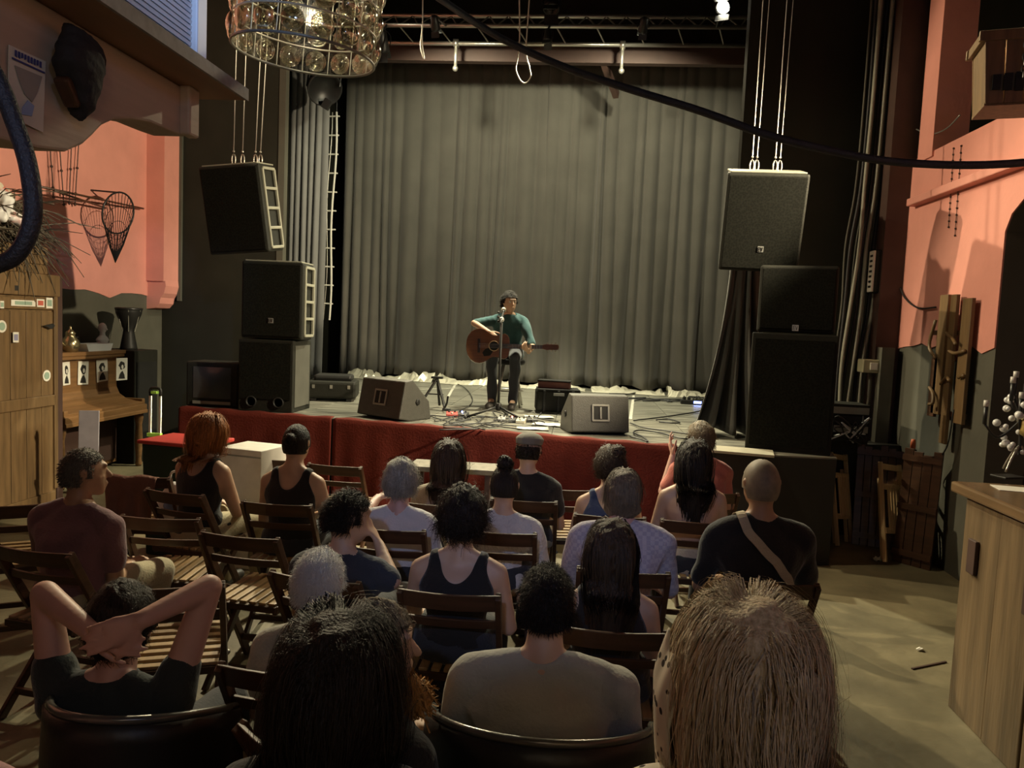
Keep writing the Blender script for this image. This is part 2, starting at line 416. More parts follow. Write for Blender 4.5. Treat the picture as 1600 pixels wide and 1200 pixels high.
# ------------------------------------------------------------------ truss and lamps
tr = thing('lighting_truss', 'long aluminium lighting truss above the stage', 'truss', (-.6, 10.2, 5.6))
zt = 5.62
A = [(-3.6, 10.35, zt+.30), (2.05, 10.35, zt+.32)]; B = [(-3.6, 10.1, zt+.08), (2.05, 10.1, zt+.10)]; C_ = [(-3.6, 10.45, zt-.02), (2.05, 10.45, zt)]
for nm, P_ in (('upper_chord', A), ('front_chord', B), ('rear_chord', C_)):
    MB().cyl(P_[0], P_[1], .027, n=10).build(nm, M['steel'], tr, smooth=True)
def lp(P_, t): return Vector(P_[0]).lerp(Vector(P_[1]), t)
for i in range(22):
    a, b = i/22, (i+.5)/22
    MB().cyl(lp(A, b), lp(B, a), .009, n=6).build('lattice_bar', M['steel'], tr)
    MB().cyl(lp(A, b), lp(B, (i+1)/22), .009, n=6).build('lattice_bar', M['steel'], tr)
    if i % 2 == 0: MB().cyl(lp(B, a), lp(C_, b), .009, n=6).build('lattice_bar', M['steel'], tr)
for px in (712, 972):
    p = at_y(px, 88, 10.45)
    o = MB().cyl((p[0], 10.45, zt+.02), (p[0], 10.45, zt-.34), .022, n=10)
    o.ball((p[0], 10.45, zt-.34), .04, 10, 6); o.box((p[0], 10.45, zt-.01), (.07, .09, .08))
    tag(settle(o.build('truss_clamp', M['steel'], smooth=True)), 'steel drop clamp under the truss, '+('above the guitar stand' if px == 712 else 'nearest the bright lamp'), 'clamp', 'drop clamps under the truss')
struct(MB().box((-.8, 10.9, 5.62), (7.2, .12, .22)).build('trim_8', M['brown_trim']), 'dark beam behind the truss')
struct(MB().bar((.1, 10.9, 5.6), (.34, 11.6, 5.3), .08, .1).build('trim_9', M['brown_trim']), 'slanting dark brace of the beam')

M['lens_lit'] = mat('lens_lit', (1, .95, .8), .3, emit=(1, .94, .72), estr=60)
M['lamp_black'] = mat('lamp_black', (.03, .03, .03), .4, .5)
def par_can(loc, aim, label, lit, sc=1.0, hang='truss'):
    if hang == 'truss': hang = Vector((max(-3.5, min(2.0, loc[0])), 10.1, zt+.09))
    t = thing('stage_lamp', label, 'stage lamp', loc, group='lamps on the truss')
    d = (Vector(aim)-Vector(loc)).normalized()
    R = d.to_track_quat('Z', 'Y').to_matrix()
    loc = Vector(loc)
    MB().lathe([(.05*sc, -.24*sc), (.085*sc, -.2*sc), (.1*sc, -.05*sc), (.115*sc, .06*sc), (.115*sc, .1*sc), (.1*sc, .1*sc), (.095*sc, .02*sc)], loc, 18, R).build('can', M['lamp_black'], t, smooth=True)
    MB().lathe([(.005, .05*sc), (.06*sc, .048*sc), (.094*sc, .03*sc), (.094*sc, .025*sc)], loc, 18, R).build('lens', M['lens_lit'] if lit else M['dark_steel'], t, smooth=True)
    sd = R @ Vector((1, 0, 0))
    if hang is not None: MB().cyl(loc+Vector((0, 0, .2*sc)), hang, .016, n=8).build('hanger', M['dark_steel'], t)
    MB().tube(spline([loc+sd*.13*sc, loc+sd*.13*sc+Vector((0, 0, .14*sc)), loc+Vector((0, 0, .24*sc)), loc-sd*.13*sc+Vector((0, 0, .14*sc)), loc-sd*.13*sc], 4), .009*sc, 6).build('yoke', M['lamp_black'], t)
    for q, (a, b) in enumerate(((0, 1), (0, -1))):
        c = loc+R @ Vector((0, .12*sc*b, .17*sc)); e = R @ Vector((1, 0, 0)); fdir = R @ Vector((0, .45*b, 1)).normalized()
        MB().bar(c-fdir*.07*sc, c+fdir*.07*sc, .2*sc, .004, R @ Vector((0, 1, 0))).build('barn_door', M['lamp_black'], t)
    return t
par_can(LAMP_R, (-1.2, 2.5, 1.0), 'bright stage lamp shining at the end of the truss', True, .8)
par_can(LAMP_L, (2, 4.2, .9), 'stage lamp behind the lens chandelier', True)
par_can((-1.95, 9.43, 5.45), (-1.6, 12.4, 1.9), 'stage lamp under the truss above the guitar stand', True, .5)
par_can((.55, 9.43, 5.45), (.2, 12.4, 1.9), 'stage lamp under the truss above the small cases', True, .5)
par_can((-.6, 9.82, 5.46), (-.75, 8.7, .9), 'stage lamp under the truss above the guitarist', False, .5)
p = at_y(862, 6, 10.0); par_can(p, (-.6, 8, 1), 'small dark stage lamp over the truss centre', False, .9)
p = at_y(597, 70, 9.9); par_can(p, (-2.8, 12, 2), 'tan stage lamp half hidden behind the chandelier rim', False, .8)
# round black lamp head in front of the side curtain
hd = thing('floodlight', 'round black floodlight in front of the grey side curtain', 'floodlight', at_y(505, 140, 10.8))
p = Vector(at_y(505, 135, 10.8)); R = Vector((.5, -.6, -.6)).to_track_quat('Z', 'Y').to_matrix()
MB().lathe([(.05, -.2), (.17, -.16), (.23, 0), (.25, .1), (.23, .1), (.2, .02)], p, 20, R).build('housing', M['lamp_black'], hd, smooth=True)
MB().tube([p+Vector((-.24, 0, 0)), p+Vector((-.2, 0, .3)), p+Vector((.1, 0, .45)), p+Vector((.26, 0, .2)), p+Vector((.24, 0, 0))], .012, 6).build('bracket', M['lamp_black'], hd)
MB().box(p+Vector((.05, .02, -.24)), (.1, .1, .14), (.2, .5, .2)).build('ballast', M['lamp_black'], hd)

# thin ladder hanging beside the side curtain
la = thing('rope_ladder', 'thin pale ladder hanging between the side curtain and the stage curtain', 'ladder', at_y(515, 500, 11.9))
a, b = Vector(at_y(526, 175, 11.9)), Vector(at_y(514, 500, 11.9))
MB().cyl(a, (a[0], a[1], 7.64), .008, n=5).build('hanging_line', M['rubber'], la)
for s_ in (0, 1):
    pts = [a.lerp(b, t)+Vector((-.09*s_+.02*math.sin(t*9+s_), .02*s_, 0)) for t in [k/14 for k in range(15)]]
    MB().tube(pts, .016 if s_ == 0 else .008, 6).build('side_rope', M['paper'] if s_ == 0 else M['steel'], la)
for k in range(11):
    q = a.lerp(b, .02+k*.09)
    MB().cyl(q+Vector((.05, 0, 0)), q+Vector((-.14, .02, 0)), .012, n=6).build('rung', M['paper'], la)

# ropes over the stage
def rope(name, pts, r, m, label, cat='cable', group=None, n=8, per=8, kind=None):
    o = MB().tube(spline(pts, per), r, n).build(name, m, smooth=True)
    return tag(settle(o), label, cat, group, kind)
M['cable_black'] = mat('cable_black', (.035, .036, .042), .5, var=.3, scale=30, bump=.3, bscale=200)
rope('hanging_rope', [at_y(x, y, 9.4) for x, y in ((811, -30), (812, 60), (808, 95), (806, 108), (812, 124), (821, 130), (829, 120), (827, 105), (822, 82), (825, 30), (829, -30))], .008, M['paper'], 'pale rope with a teardrop loop in front of the curtain', 'rope')
rope('hanging_rope', [at_y(x, y, 9.4) for x, y in ((661, -30), (660, 40), (657, 72), (663, 92), (660, 72), (659, 40))], .007, M['paper'], 'pale short rope hanging beside the lens chandelier', 'rope')
rope('thick_cable', [at_d(x, y, D) for x, y, D in ((600, -60, 3.6), (690, 0, 3.5), (780, 58, 3.4), (880, 104, 3.3), (980, 138, 3.2), (1090, 172, 3.15), (1200, 211, 3.1), (1300, 236, 3.1), (1390, 252, 3.1), (1500, 258, 3.1), (1600, 254, 3.1), (1720, 240, 3.1))], .0165, M['cable_black'], 'thick black cable sagging across the whole hall', n=10)
# ------------------------------------------------------------------ loudspeakers
M['monitor_side'] = mat('monitor_side', (.07, .068, .055), .6)
M['cabinet'] = mat('cabinet', (.016, .016, .012), .6, var=.25, scale=20, bump=.2, bscale=120, spec=.2)
M['cabinet_rim'] = mat('cabinet_rim', (.26, .255, .2), .5, var=.2)
M['grille'] = mat('grille', (.010, .010, .008), .7, var=.4, scale=60, kind='voronoi', spec=.05)
M['badge'] = mat('badge', (.5, .5, .48), .3, .7)
def slots(t, x, hy, hz, n, depth):
    """open port frame along one side of a cabinet"""
    for k in range(n+1):
        z = -hz+2*hz*k/n
        MB().box((x, 0, z), (.03, depth, .028)).build('port_rib', M['cabinet_rim'], t, bevel=.006, world=False)
    for s_ in (-1, 1):
        MB().box((x, s_*depth/2, 0), (.03, .03, 2*hz)).build('port_rail', M['cabinet_rim'], t, bevel=.008, world=False)
def badge_ev(t, y, z, s=.05):
    b = MB().box((0, y, z), (s, .006, s)).build('badge', M['badge'], t, world=False)
    e = MB()
    for a in (-.3, 0, .3): e.box((-.2*s, y-.005, z+a*s), (.3*s, .004, .09*s))
    e.box((-.36*s, y-.005, z), (.08*s, .004, .7*s))
    e.bar((.05*s, y-.005, z+.34*s), (.2*s, y-.005, z-.34*s), .004, .08*s, (0, 1, 0)); e.bar((.2*s, y-.005, z-.34*s), (.36*s, y-.005, z+.34*s), .004, .08*s, (0, 1, 0))
    e.build('letters', M['black'], b, world=False)
def speaker(label, loc, rot, w=.58, h=.8, dp=.42, side=1, ports=True, badge=-.28, top_rim=True, group='loudspeakers'):
    t = thing('loudspeaker', label, 'loudspeaker', loc, rot=rot, group=group)
    bw = w-.06
    prof = [(-w/2, -dp/2), (w/2, -dp/2), (bw/2, dp/2), (-bw/2, dp/2)]
    MB().prism(prof, (0, 0, -h/2), (1, 0, 0), (0, 1, 0), h).build('cabinet', M['cabinet'], t, bevel=.02, world=False)
    MB().box((0, -dp/2-.008, 0), (w-.04, .016, h-.05)).build('grille', M['grille'], t, bevel=.012, world=False)
    if ports: slots(t, side*(w/2-.005), dp, h/2-.04, 4, dp*.62)
    if top_rim: MB().box((0, 0, h/2+.006), (w-.05, dp-.05, .014)).build('top_plate', M['cabinet_rim'], t, bevel=.006, world=False)
    if badge is not None: badge_ev(t, -dp/2-.018, badge)
    return t
lc = Vector(at_y(381, 328, 7.25)); rc = Vector(at_y(1188, 345, 7.05))
speaker('black loudspeaker hanging by wires over the stacked speakers', lc, (rad(8), rad(-5), rad(-2)), w=.6, h=.82, badge=None)
speaker('black loudspeaker hanging by wires in front of the dark masking wall', rc, (rad(14), rad(1), rad(-5)), w=.68, h=.84, side=-1, ports=False, badge=-.22)
def hang(lab, c, xs, group):
    for k, (dx, pxt) in enumerate(xs):
        b = Vector((c[0]+dx, c[1]+.02, c[2]+.43))
        t = thing('suspension_wire', lab, 'wire', b, group=group)
        MB().cyl(b+Vector((0, 0, .12)), Vector((b[0]+pxt, b[1]+.3, 7.6)), .004, n=5).build('wire', M['steel'], t)
        MB().tube([b+Vector((.018*math.cos(a), 0, .05+.055*math.sin(a))) for a in [2*PI*q/12 for q in range(12)]], .006, 6, True).build('shackle', M['steel'], t, smooth=True)
        MB().ball(b+Vector((0, 0, .13)), .011, 8, 6).build('turnbuckle', M['steel'], t, smooth=True)
hang('steel wire holding up the loudspeaker over the stacked speakers', lc, ((-.12, -.08), (-.03, -.05), (.1, .02), (.15, .06)), 'wires of the speaker over the stack')
hang('steel wire holding up the loudspeaker before the masking wall', rc, ((-.1, .06), (-.06, .1), (.1, .08), (.14, .12)), 'wires of the speaker before the masking wall')
# stack on the left of the stage
zs1 = .72; zs2 = .80
speaker('upper black loudspeaker of the stack on the stage, with badge', (-3.06, 7.52, STAGE+zs1+.39), (0, 0, rad(2)), w=.62, h=.76, badge=-.2)
t = thing('bass_speaker', 'tall black bass speaker with two round ports under the stack', 'loudspeaker', (-3.1, 7.55, STAGE), group='loudspeakers')
MB().box((0, 0, zs1/2), (.56, .5, zs1)).build('cabinet', M['cabinet'], t, bevel=.01, world=False)
MB().box((0, -.256, zs1/2+.05), (.52, .012, zs1-.16)).build('grille', M['grille'], t, world=False)
for s_ in (-1, 1):
    MB().lathe([(.05, 0), (.056, .0), (.056, .02), (.044, .02), (.04, -.06), (.001, -.06)], (s_*.14, -.25, .1), 18, Matrix.Rotation(PI/2, 3, 'X')).build('port', M['black'], t, smooth=True, world=False)
MB().box((.283, 0, zs1/2), (.006, .4, zs1-.1)).build('side_plate', M['monitor_side'], t, world=False)
# dark stack on the right
t = thing('bass_speaker', 'tall black bass speaker at the dark stage corner', 'loudspeaker', (1.83, 6.78, STAGE), rz=rad(-13), group='loudspeakers')
MB().box((0, 0, .5), (.68, .5, 1.0)).build('cabinet', M['cabinet'], t, bevel=.01, world=False)
MB().box((0, -.256, .5), (.62, .012, .9)).build('grille', M['grille'], t, world=False)
speaker('black loudspeaker standing on the bass speaker at the dark stage corner', (1.83, 6.79, STAGE+1.0+.29), (0, 0, rad(-13)), w=.62, h=.56, ports=False, badge=-.24, top_rim=False)

# floor monitors
def wedge(label, p, rz, w, h, dp, side):
    t = thing('floor_monitor', label, 'monitor', (p[0], p[1], STAGE), rz=rz, group='floor monitors on the stage')
    # cross-section (y, z): seen from the audience is the back with a handle
    prof = [(-dp/2, .03), (-dp*.18, 0), (dp/2, .0), (dp*.42, h*.45), (-dp*.12, h), (-dp*.34, h*.97)]
    MB().prism(prof, (-w/2, 0, 0), (0, 1, 0), (0, 0, 1), w).build('cabinet', M['monitor'], t, bevel=.012, world=False)
    # handle recess on the face turned to the audience
    a, b = Vector((0, -dp/2, .03)), Vector((0, -dp*.34, h*.97)); c = a.lerp(b, .52); n = Vector((0, -(b-a)[2], (b-a)[1])).normalized(); u = (b-a).normalized()
    R = Matrix((Vector((1, 0, 0)), u, n)).transposed()
    if n[1] > 0: n = -n
    hd_ = MB()
    for s_ in (-1, 1):
        hd_.bar(c+Vector((s_*.075, 0, 0))-u*.07+n*.004, c+Vector((s_*.075, 0, 0))+u*.07+n*.004, .018, .014, n)
        hd_.bar(c+u*s_*.07-Vector((.082, 0, 0))+n*.004, c+u*s_*.07+Vector((.082, 0, 0))+n*.004, .018, .014, n)
    hd_.build('handle_frame', M['steel_grey'], t, bevel=.003, world=False)
    MB().bar(c-u*.06+n*.002, c+u*.06+n*.002, .135, .006, n).build('handle_recess', M['black'], t, world=False)
    MB().bar(c-u*.055+n*.008, c+u*.055+n*.008, .018, .012, n).build('handle', M['steel_grey'], t, bevel=.003, world=False)
    for s_ in (-1, 1):
        MB().lathe([(.03, 0), (.03, .008), (.018, .012), (.001, .012)], (s_*w/2, .02, h*.45), 14, Matrix.Rotation(s_*PI/2, 3, 'Y')).build('pole_socket', M['black'], t, smooth=True, world=False)
M['monitor'] = mat('monitor', (.055, .054, .045), .55, var=.2, scale=25, bump=.25, bscale=140)
M['steel_grey'] = mat('steel_grey', (.3, .3, .27), .4, .5)
wedge('black floor monitor tipped up on the stage edge beside the guitar stand', at_z(606, 657, STAGE)+np.array([0, .24, 0]), rad(-30), .58, .40, .46, 1)
wedge('black floor monitor on the stage edge by the coiled cables', at_z(928, 680, STAGE)+np.array([0, .22, 0]), rad(16), .55, .37, .44, -1)

# old television beside the speaker stack
t = thing('television', 'old black tube television at the stage corner', 'television', (-3.72, 7.62, STAGE))
MB().box((0, 0, .23), (.56, .36, .46)).build('case', M['cabinet'], t, bevel=.02, world=False)
MB().prism([(-.2, .06), (.2, .06), (.15, .38), (-.15, .38)], (0, .18, .0), (1, 0, 0), (0, 0, 1), -.2).build('tube_back', M['cabinet'], t, world=False)
MB().grid(lambda u, v: (-.2+.4*u, -.183-.018*(1-(2*u-1)**2)*(1-(2*v-1)**2), .09+.32*v), 8, 8).build('screen', mat('tv_screen', (.05, .055, .06), .12), t, smooth=True, world=False)
MB().box((.0, -.186, .045), (.4, .012, .03)).build('control_strip', M['steel_grey'], t, world=False)
# black instrument case on the floor
t = thing('instrument_case', 'black instrument case lying behind the speaker stack', 'case', (-2.88, 8.75, STAGE), rz=rad(12))
MB().box((0, 0, .13), (.56, .5, .2)).build('shell', M['cabinet'], t, bevel=.03, world=False)
MB().box((0, .05, .26), (.44, .34, .07)).build('lid_bag', M['black'], t, bevel=.03, world=False)
for k in (-.2, 0, .2): MB().box((k, -.255, .17), (.03, .012, .04)).build('latch', M['steel'], t, world=False)
for k in (-.2, .2): MB().box((k, -.2, .015), (.06, .06, .03)).build('foot', M['black'], t, world=False)

# cases by the guitarist
p = at_z(866, 648, STAGE)
t = thing('equipment_case', 'black ribbed equipment case beside the guitarist', 'case', (p[0]+.02, p[1]+.25, STAGE), rz=rad(6))
MB().box((0, 0, .14), (.5, .34, .24)).build('shell', M['cabinet'], t, bevel=.02, world=False)
for k in (-.16, 0, .16): MB().box((k, -.17, .14), (.03, .02, .24)).build('rib', M['black'], t, bevel=.004, world=False)
MB().box((0, 0, .265), (.48, .33, .02)).build('lid', M['black'], t, bevel=.006, world=False)
MB().box((0, -.19, .22), (.12, .02, .03)).build('handle', M['steel_grey'], t, world=False)
t2 = thing('accessory_box', 'small reddish accessory box lying on the equipment case', 'box', (p[0]-.02, p[1]+.27, STAGE+.275), rz=rad(-4))
MB().box((0, 0, .04), (.36, .22, .075)).build('box_body', mat('box_red', (.16, .05, .035), .5), t2, bevel=.008, world=False)
MB().box((0, -.005, .084), (.37, .23, .012)).build('lid', M['black'], t2, world=False)

# ------------------------------------------------------------------ stool, microphone stand, guitar stand, pedals
PX, PY = float(at_z(788, 640, STAGE)[0]), 9.05     # guitarist's seat
t = thing('stool', 'metal stool under the guitarist', 'stool', (PX, PY, STAGE))
MB().lathe([(.001, .5), (.17, .5), (.185, .52), (.185, .55), (.17, .565), (.001, .57)], (0, 0, 0), 22).build('seat', M['black'], t, smooth=True, world=False)
for k in range(4):
    a = PI/4+k*PI/2
    MB().cyl((.1*math.cos(a), .1*math.sin(a), .5), (.22*math.cos(a), .22*math.sin(a), .0), .013, n=8).build('leg', M['steel'], t, smooth=True, world=False)
MB().tube([(.175*math.cos(a), .175*math.sin(a), .19) for a in [2*PI*q/20 for q in range(20)]], .009, 6, True).build('foot_ring', M['steel'], t, smooth=True, world=False)
# microphone stand: base just in front of the guitarist
mp_ = at_z(778, 655, STAGE); mx, my = float(mp_[0]), float(mp_[1])
t = thing('microphone_stand', 'black boom microphone stand in front of the guitarist', 'microphone stand', (mx, my, STAGE))
zt_ = 1.02
MB().cyl((0, 0, .1), (-.005, .0, zt_), .0135, n=10).build('pole', M['black'], t, smooth=True, world=False)
for a in (rad(200), rad(330), rad(80)):
    MB().cyl((0, 0, .13), (.34*math.cos(a), .34*math.sin(a), .015), .012, n=8).build('leg', M['black'], t, smooth=True, world=False)
    MB().ball((.34*math.cos(a), .34*math.sin(a), .018), .018, 8, 6).build('rubber_foot', M['rubber'], t, smooth=True, world=False)
MB().lathe([(.02, .09), (.03, .1), (.03, .16), (.02, .17)], (0, 0, 0), 12).build('hub', M['black'], t, smooth=True, world=False)
mc = Vector(at_y(787, 486, 8.62)) - Vector((mx, my, STAGE))      # capsule, just before the mouth
bm = Vector((-.005, 0, zt_))
MB().cyl(bm-(mc-bm)*.35, bm+(mc-bm)*.8, .009, n=8).build('boom', M['black'], t, smooth=True, world=False)
MB().ball(bm, .028, 10, 8).build('clutch', M['steel_grey'], t, smooth=True, world=False)
for k in (0, 1, 2): MB().ball(bm+Vector((-.03, -.02, -.02+.045*k)), .014, 8, 6).build('knob', M['black'], t, smooth=True, world=False)
m = thing('microphone', 'silver-headed vocal microphone in front of the guitarist', 'microphone', (mx+mc[0], my+mc[1], STAGE+mc[2]))
dv = (mc-bm).normalized()
MB().tube([-dv*.13, -dv*.03, Vector((0, 0, 0))], [.011, .018, .02], 12).build('handle', M['black'], m, smooth=True, world=False)
MB().ball((0, 0, 0.012), (.027, .027, .03), 14, 10).build('grille', M['silver'], m, smooth=True, world=False)
# guitar stand (empty)
gp = at_z(676, 640, STAGE)
t = thing('guitar_stand', 'empty folding black guitar stand on the stage', 'guitar stand', (gp[0], gp[1], STAGE))
apex = Vector((.02, .1, .34))
for s_ in (-1, 1):
    MB().bar((s_*.15, -.06, .02), apex, .028, .02).build('leg', M['black'], t, bevel=.004, world=False)
    MB().tube(spline([(s_*.13, -.04, .07), (s_*.13+.03, -.16, .05), (s_*.13+.06, -.2, .1), (s_*.13+.07, -.2, .18)], 5), .011, 8).build('cradle_arm', M['rubber'], t, smooth=True, world=False)
    MB().tube([(s_*.15-.03, -.06, .015), (s_*.15+.06, -.06, .015)], .016, 8).build('rubber_foot', M['rubber'], t, world=False)
MB().bar((.02, .3, .02), apex, .024, .018).build('rear_leg', M['black'], t, world=False)
MB().box((.02, .1, .35), (.13, .06, .025)).build('top_joint', M['black'], t, bevel=.006, world=False)
MB().bar((-.08, .02, .17), (.11, .02, .17), .012, .012).build('spreader', M['black'], t, world=False)
# pedals
pc = [mat('pedal_red', (.35, .05, .04), .4), mat('pedal_grey', (.3, .3, .3), .4), mat('pedal_cream', (.5, .48, .38), .4), mat('pedal_black', (.03, .03, .03), .4)]
M['led_blue'] = mat('led_blue', (.1, .15, .9), .3, emit=(.2, .3, 1), estr=12)
M['led_red'] = mat('led_red', (.9, .1, .1), .3, emit=(1, .15, .1), estr=8)
def pedal(x, y, rz, k, label, w=.075, l=.12, led=None):
    p = at_z(x, y, STAGE)
    t = thing('effects_pedal', label, 'pedal', (p[0], p[1], STAGE), rz=rad(rz), group='effects pedals at the guitarist\'s feet')
    MB().prism([(-l/2, 0), (l/2, 0), (l/2, .05), (-l/2, .03)], (-w/2, 0, 0), (0, 1, 0), (0, 0, 1), w).build('housing', pc[k], t, bevel=.004, world=False)
    MB().lathe([(.012, .03), (.012, .045), (.001, .047)], (0, -l*.25, 0), 10).build('footswitch', M['steel'], t, smooth=True, world=False)
    for s_ in (-1, 1): MB().lathe([(.009, .045), (.008, .06), (.001, .06)], (s_*w*.25, l*.25, 0), 8).build('knob', M['black'], t, world=False)
    if led: MB().ball((0, 0, .05), .01, 8, 6).build('indicator', M[led], t, world=False)
pedal(706, 651, 10, 0, 'flat red pedal beside the guitar stand', .12, .1)
pedal(722, 651, -8, 3, 'pedal with a blue light beside the guitar stand', .12, .1, 'led_blue')
pedal(784, 658, 0, 1, 'grey pedal below the guitarist\'s shoe')
pedal(800, 659, 5, 3, 'black pedal with a red light below the guitarist\'s shoe', led='led_red')
pedal(814, 661, -6, 2, 'cream pedal nearest the stage cases', .09)
pedal(831, 659, 8, 3, 'black pedal nearest the stage cases', .11)
pw = at_z(1083, 632, STAGE)
t = thing('power_strip', 'power strip with a blue light near the curtain hem', 'power strip', (pw[0], pw[1], STAGE))
MB().box((0, 0, .03), (.34, .1, .06)).build('housing', M['black'], t, bevel=.01, world=False)
MB().box((.05, -.052, .035), (.1, .01, .03)).build('blue_light', M['led_blue'], t, world=False)
for k in (-.12, -.06): MB().box((k, 0, .075), (.04, .05, .05)).build('plug', M['black'], t, bevel=.006, world=False)
# papers among the pedals
for (x, y, rz, lab) in ((842, 652, 15, 'set list paper nearest the equipment case'), (856, 664, -10, 'loose white paper at the edge of the stage'), (832, 670, 4, 'loose paper beside the floor monitor')):
    p = at_z(x, y, STAGE+.004); r_ = random.Random(x)
    o = MB().grid(lambda u, v: ((u-.5)*.3, (v-.5)*.21, .004+.008*r_.random()), 5, 4).build('paper_sheet', M['paper'], smooth=True, solid=.001)
    o.location = p; o.rotation_euler = (0, 0, rad(rz)); tag(o, lab, 'paper', 'papers on the stage')
# cables on the stage floor
def floor_cable(pts, label, r=.008, seed=0):
    P_ = [at_z(x, y, STAGE+.01+r) for x, y in pts]
    return rope('stage_cable', P_, r, M['rubber'], label, 'cable', 'cables on the stage floor', 6, 6)
floor_cable([(700, 594), (725, 605), (738, 622), (733, 634), (720, 640), (700, 642)], 'thin cable curving beside the guitar stand', .005)
floor_cable([(990, 657), (1040, 651), (1090, 643), (1105, 636), (1130, 628)], 'cable from the floor monitor to the power strip')
floor_cable([(985, 661), (1005, 668), (1040, 673), (1075, 678), (1100, 680)], 'cable running past the floor monitor corner')
floor_cable([(985, 682), (1000, 686), (1012, 690), (1005, 683), (990, 676), (1000, 672), (1030, 676), (1060, 684), (1080, 686)], 'looped cable lying beside the floor monitor')
floor_cable([(1025, 656), (1045, 655), (1062, 660), (1050, 661), (1030, 659)], 'small cable loop in the middle of the bare stage')
rr = random.Random(5)
for k in range(9):
    x, y = rr.uniform(690, 860), rr.uniform(650, 668)
    pts = [(x+rr.uniform(-40, 40), y+rr.uniform(-9, 9)) for _ in range(6)]
    floor_cable(pts, 'tangled cable at the guitarist\'s feet', .006)
for k in range(6):
    x, y = rr.uniform(980, 1080), rr.uniform(617, 626)
    pts = [(x+rr.uniform(-35, 35), y+rr.uniform(-5, 5)) for _ in range(6)]
    floor_cable(pts, 'tangled cable along the curtain hem', .009)
for (pts, lab) in (([(1118, 625), (1112, 615), (1118, 604), (1122, 612), (1140, 628)], 'white cable looping at the black side curtain'), ([(1108, 633), (1128, 622), (1135, 630), (1130, 620)], 'white cable end beside the power strip')):
    P_ = [at_z(x, max(y, 612), STAGE+.01) for x, y in pts]
    rope('white_cable', P_, .008, M['white_plastic'], lab, 'cable')
# ------------------------------------------------------------------ folding chairs
def make_chair(kind, label):
    t = thing('folding_chair', label, 'chair', (0, 0, 0), group='folding chairs of the audience')
    W = .42; wd = M['wood_dark']
    # the chair faces +Y; the long posts run from the back rail down to the front feet
    for s_ in (-1, 1):
        x = s_*(W/2-.012)
        MB().bar((x, -.235, .80), (x, .21, 0), .024, .042, (0, 1, 0)).build('back_post', wd, t, bevel=.004, world=False)
        MB().bar((x*.86, .17, .44), (x*.86, -.24, 0), .022, .04, (0, 1, 0)).build('rear_leg', wd, t, bevel=.004, world=False)
        MB().bar((x*.86, -.19, .425), (x*.86, .2, .445), .022, .04).build('seat_rail', wd, t, bevel=.004, world=False)
        MB().ball((x*1.06, -.015, .425), .012, 8, 6).build('rivet', M['steel'], t, smooth=True, world=False)
    def rail(z, hgt, bend):
        y = -.235+(.80-z)*.556
        pts = [(-W/2+W*k/8, y-bend*math.sin(PI*k/8)) for k in range(9)]
        mb = MB()
        for a, b in zip(pts, pts[1:]): pass
        V = []; 
        for (x, yy) in pts:
            for dy, dz in ((-.008, -hgt/2), (.008, -hgt/2), (.008, hgt/2), (-.008, hgt/2)): V.append((x, yy+dy-dz*.35, z+dz))
        Fs = [(i*4+k, i*4+(k+1) % 4, (i+1)*4+(k+1) % 4, (i+1)*4+k) for i in range(8) for k in range(4)]
        Fs += [(3, 2, 1, 0), (32, 33, 34, 35)]
        return mb.add(V, Fs)
    rail(.765, .075, .03).build('top_rail', wd, t, bevel=.004, world=False)
    rail(.655, .04, .025).build('lower_rail', wd, t, bevel=.003, world=False)
    n = 7
    for k in range(n):
        if kind == 'long':
            x = -.155+.31*k/(n-1)
            MB().box((x, .01, .456), (.036, .4, .014)).build('seat_slat', M['wood_slat'], t, bevel=.003, world=False)
        else:
            y = -.17+.36*k/(n-1)
            MB().box((0, y, .456+.02*k/(n-1)), (.37, .036, .014)).build('seat_slat', M['wood_slat'], t, bevel=.003, world=False)
    for y in (-.19, .2): MB().box((0, y, .435), (.36, .026, .03)).build('cross_bar', wd, t, world=False)
    MB().box((0, .14, .126), (.39, .018, .03)).build('stretcher', wd, t, world=False)
    MB().box((0, -.16, .1), (.33, .018, .03)).build('stretcher', wd, t, world=False)
    return t
chair_protos = {}
def chair(loc, yaw, label, kind='long'):
    if kind not in chair_protos:
        t = make_chair(kind, label); chair_protos[kind] = t
        t.location = (loc[0], loc[1], 0); t.rotation_euler = (0, 0, rad(yaw)); return t
    return dup(chair_protos[kind], (loc[0], loc[1], 0), (0, 0, rad(yaw)), label)

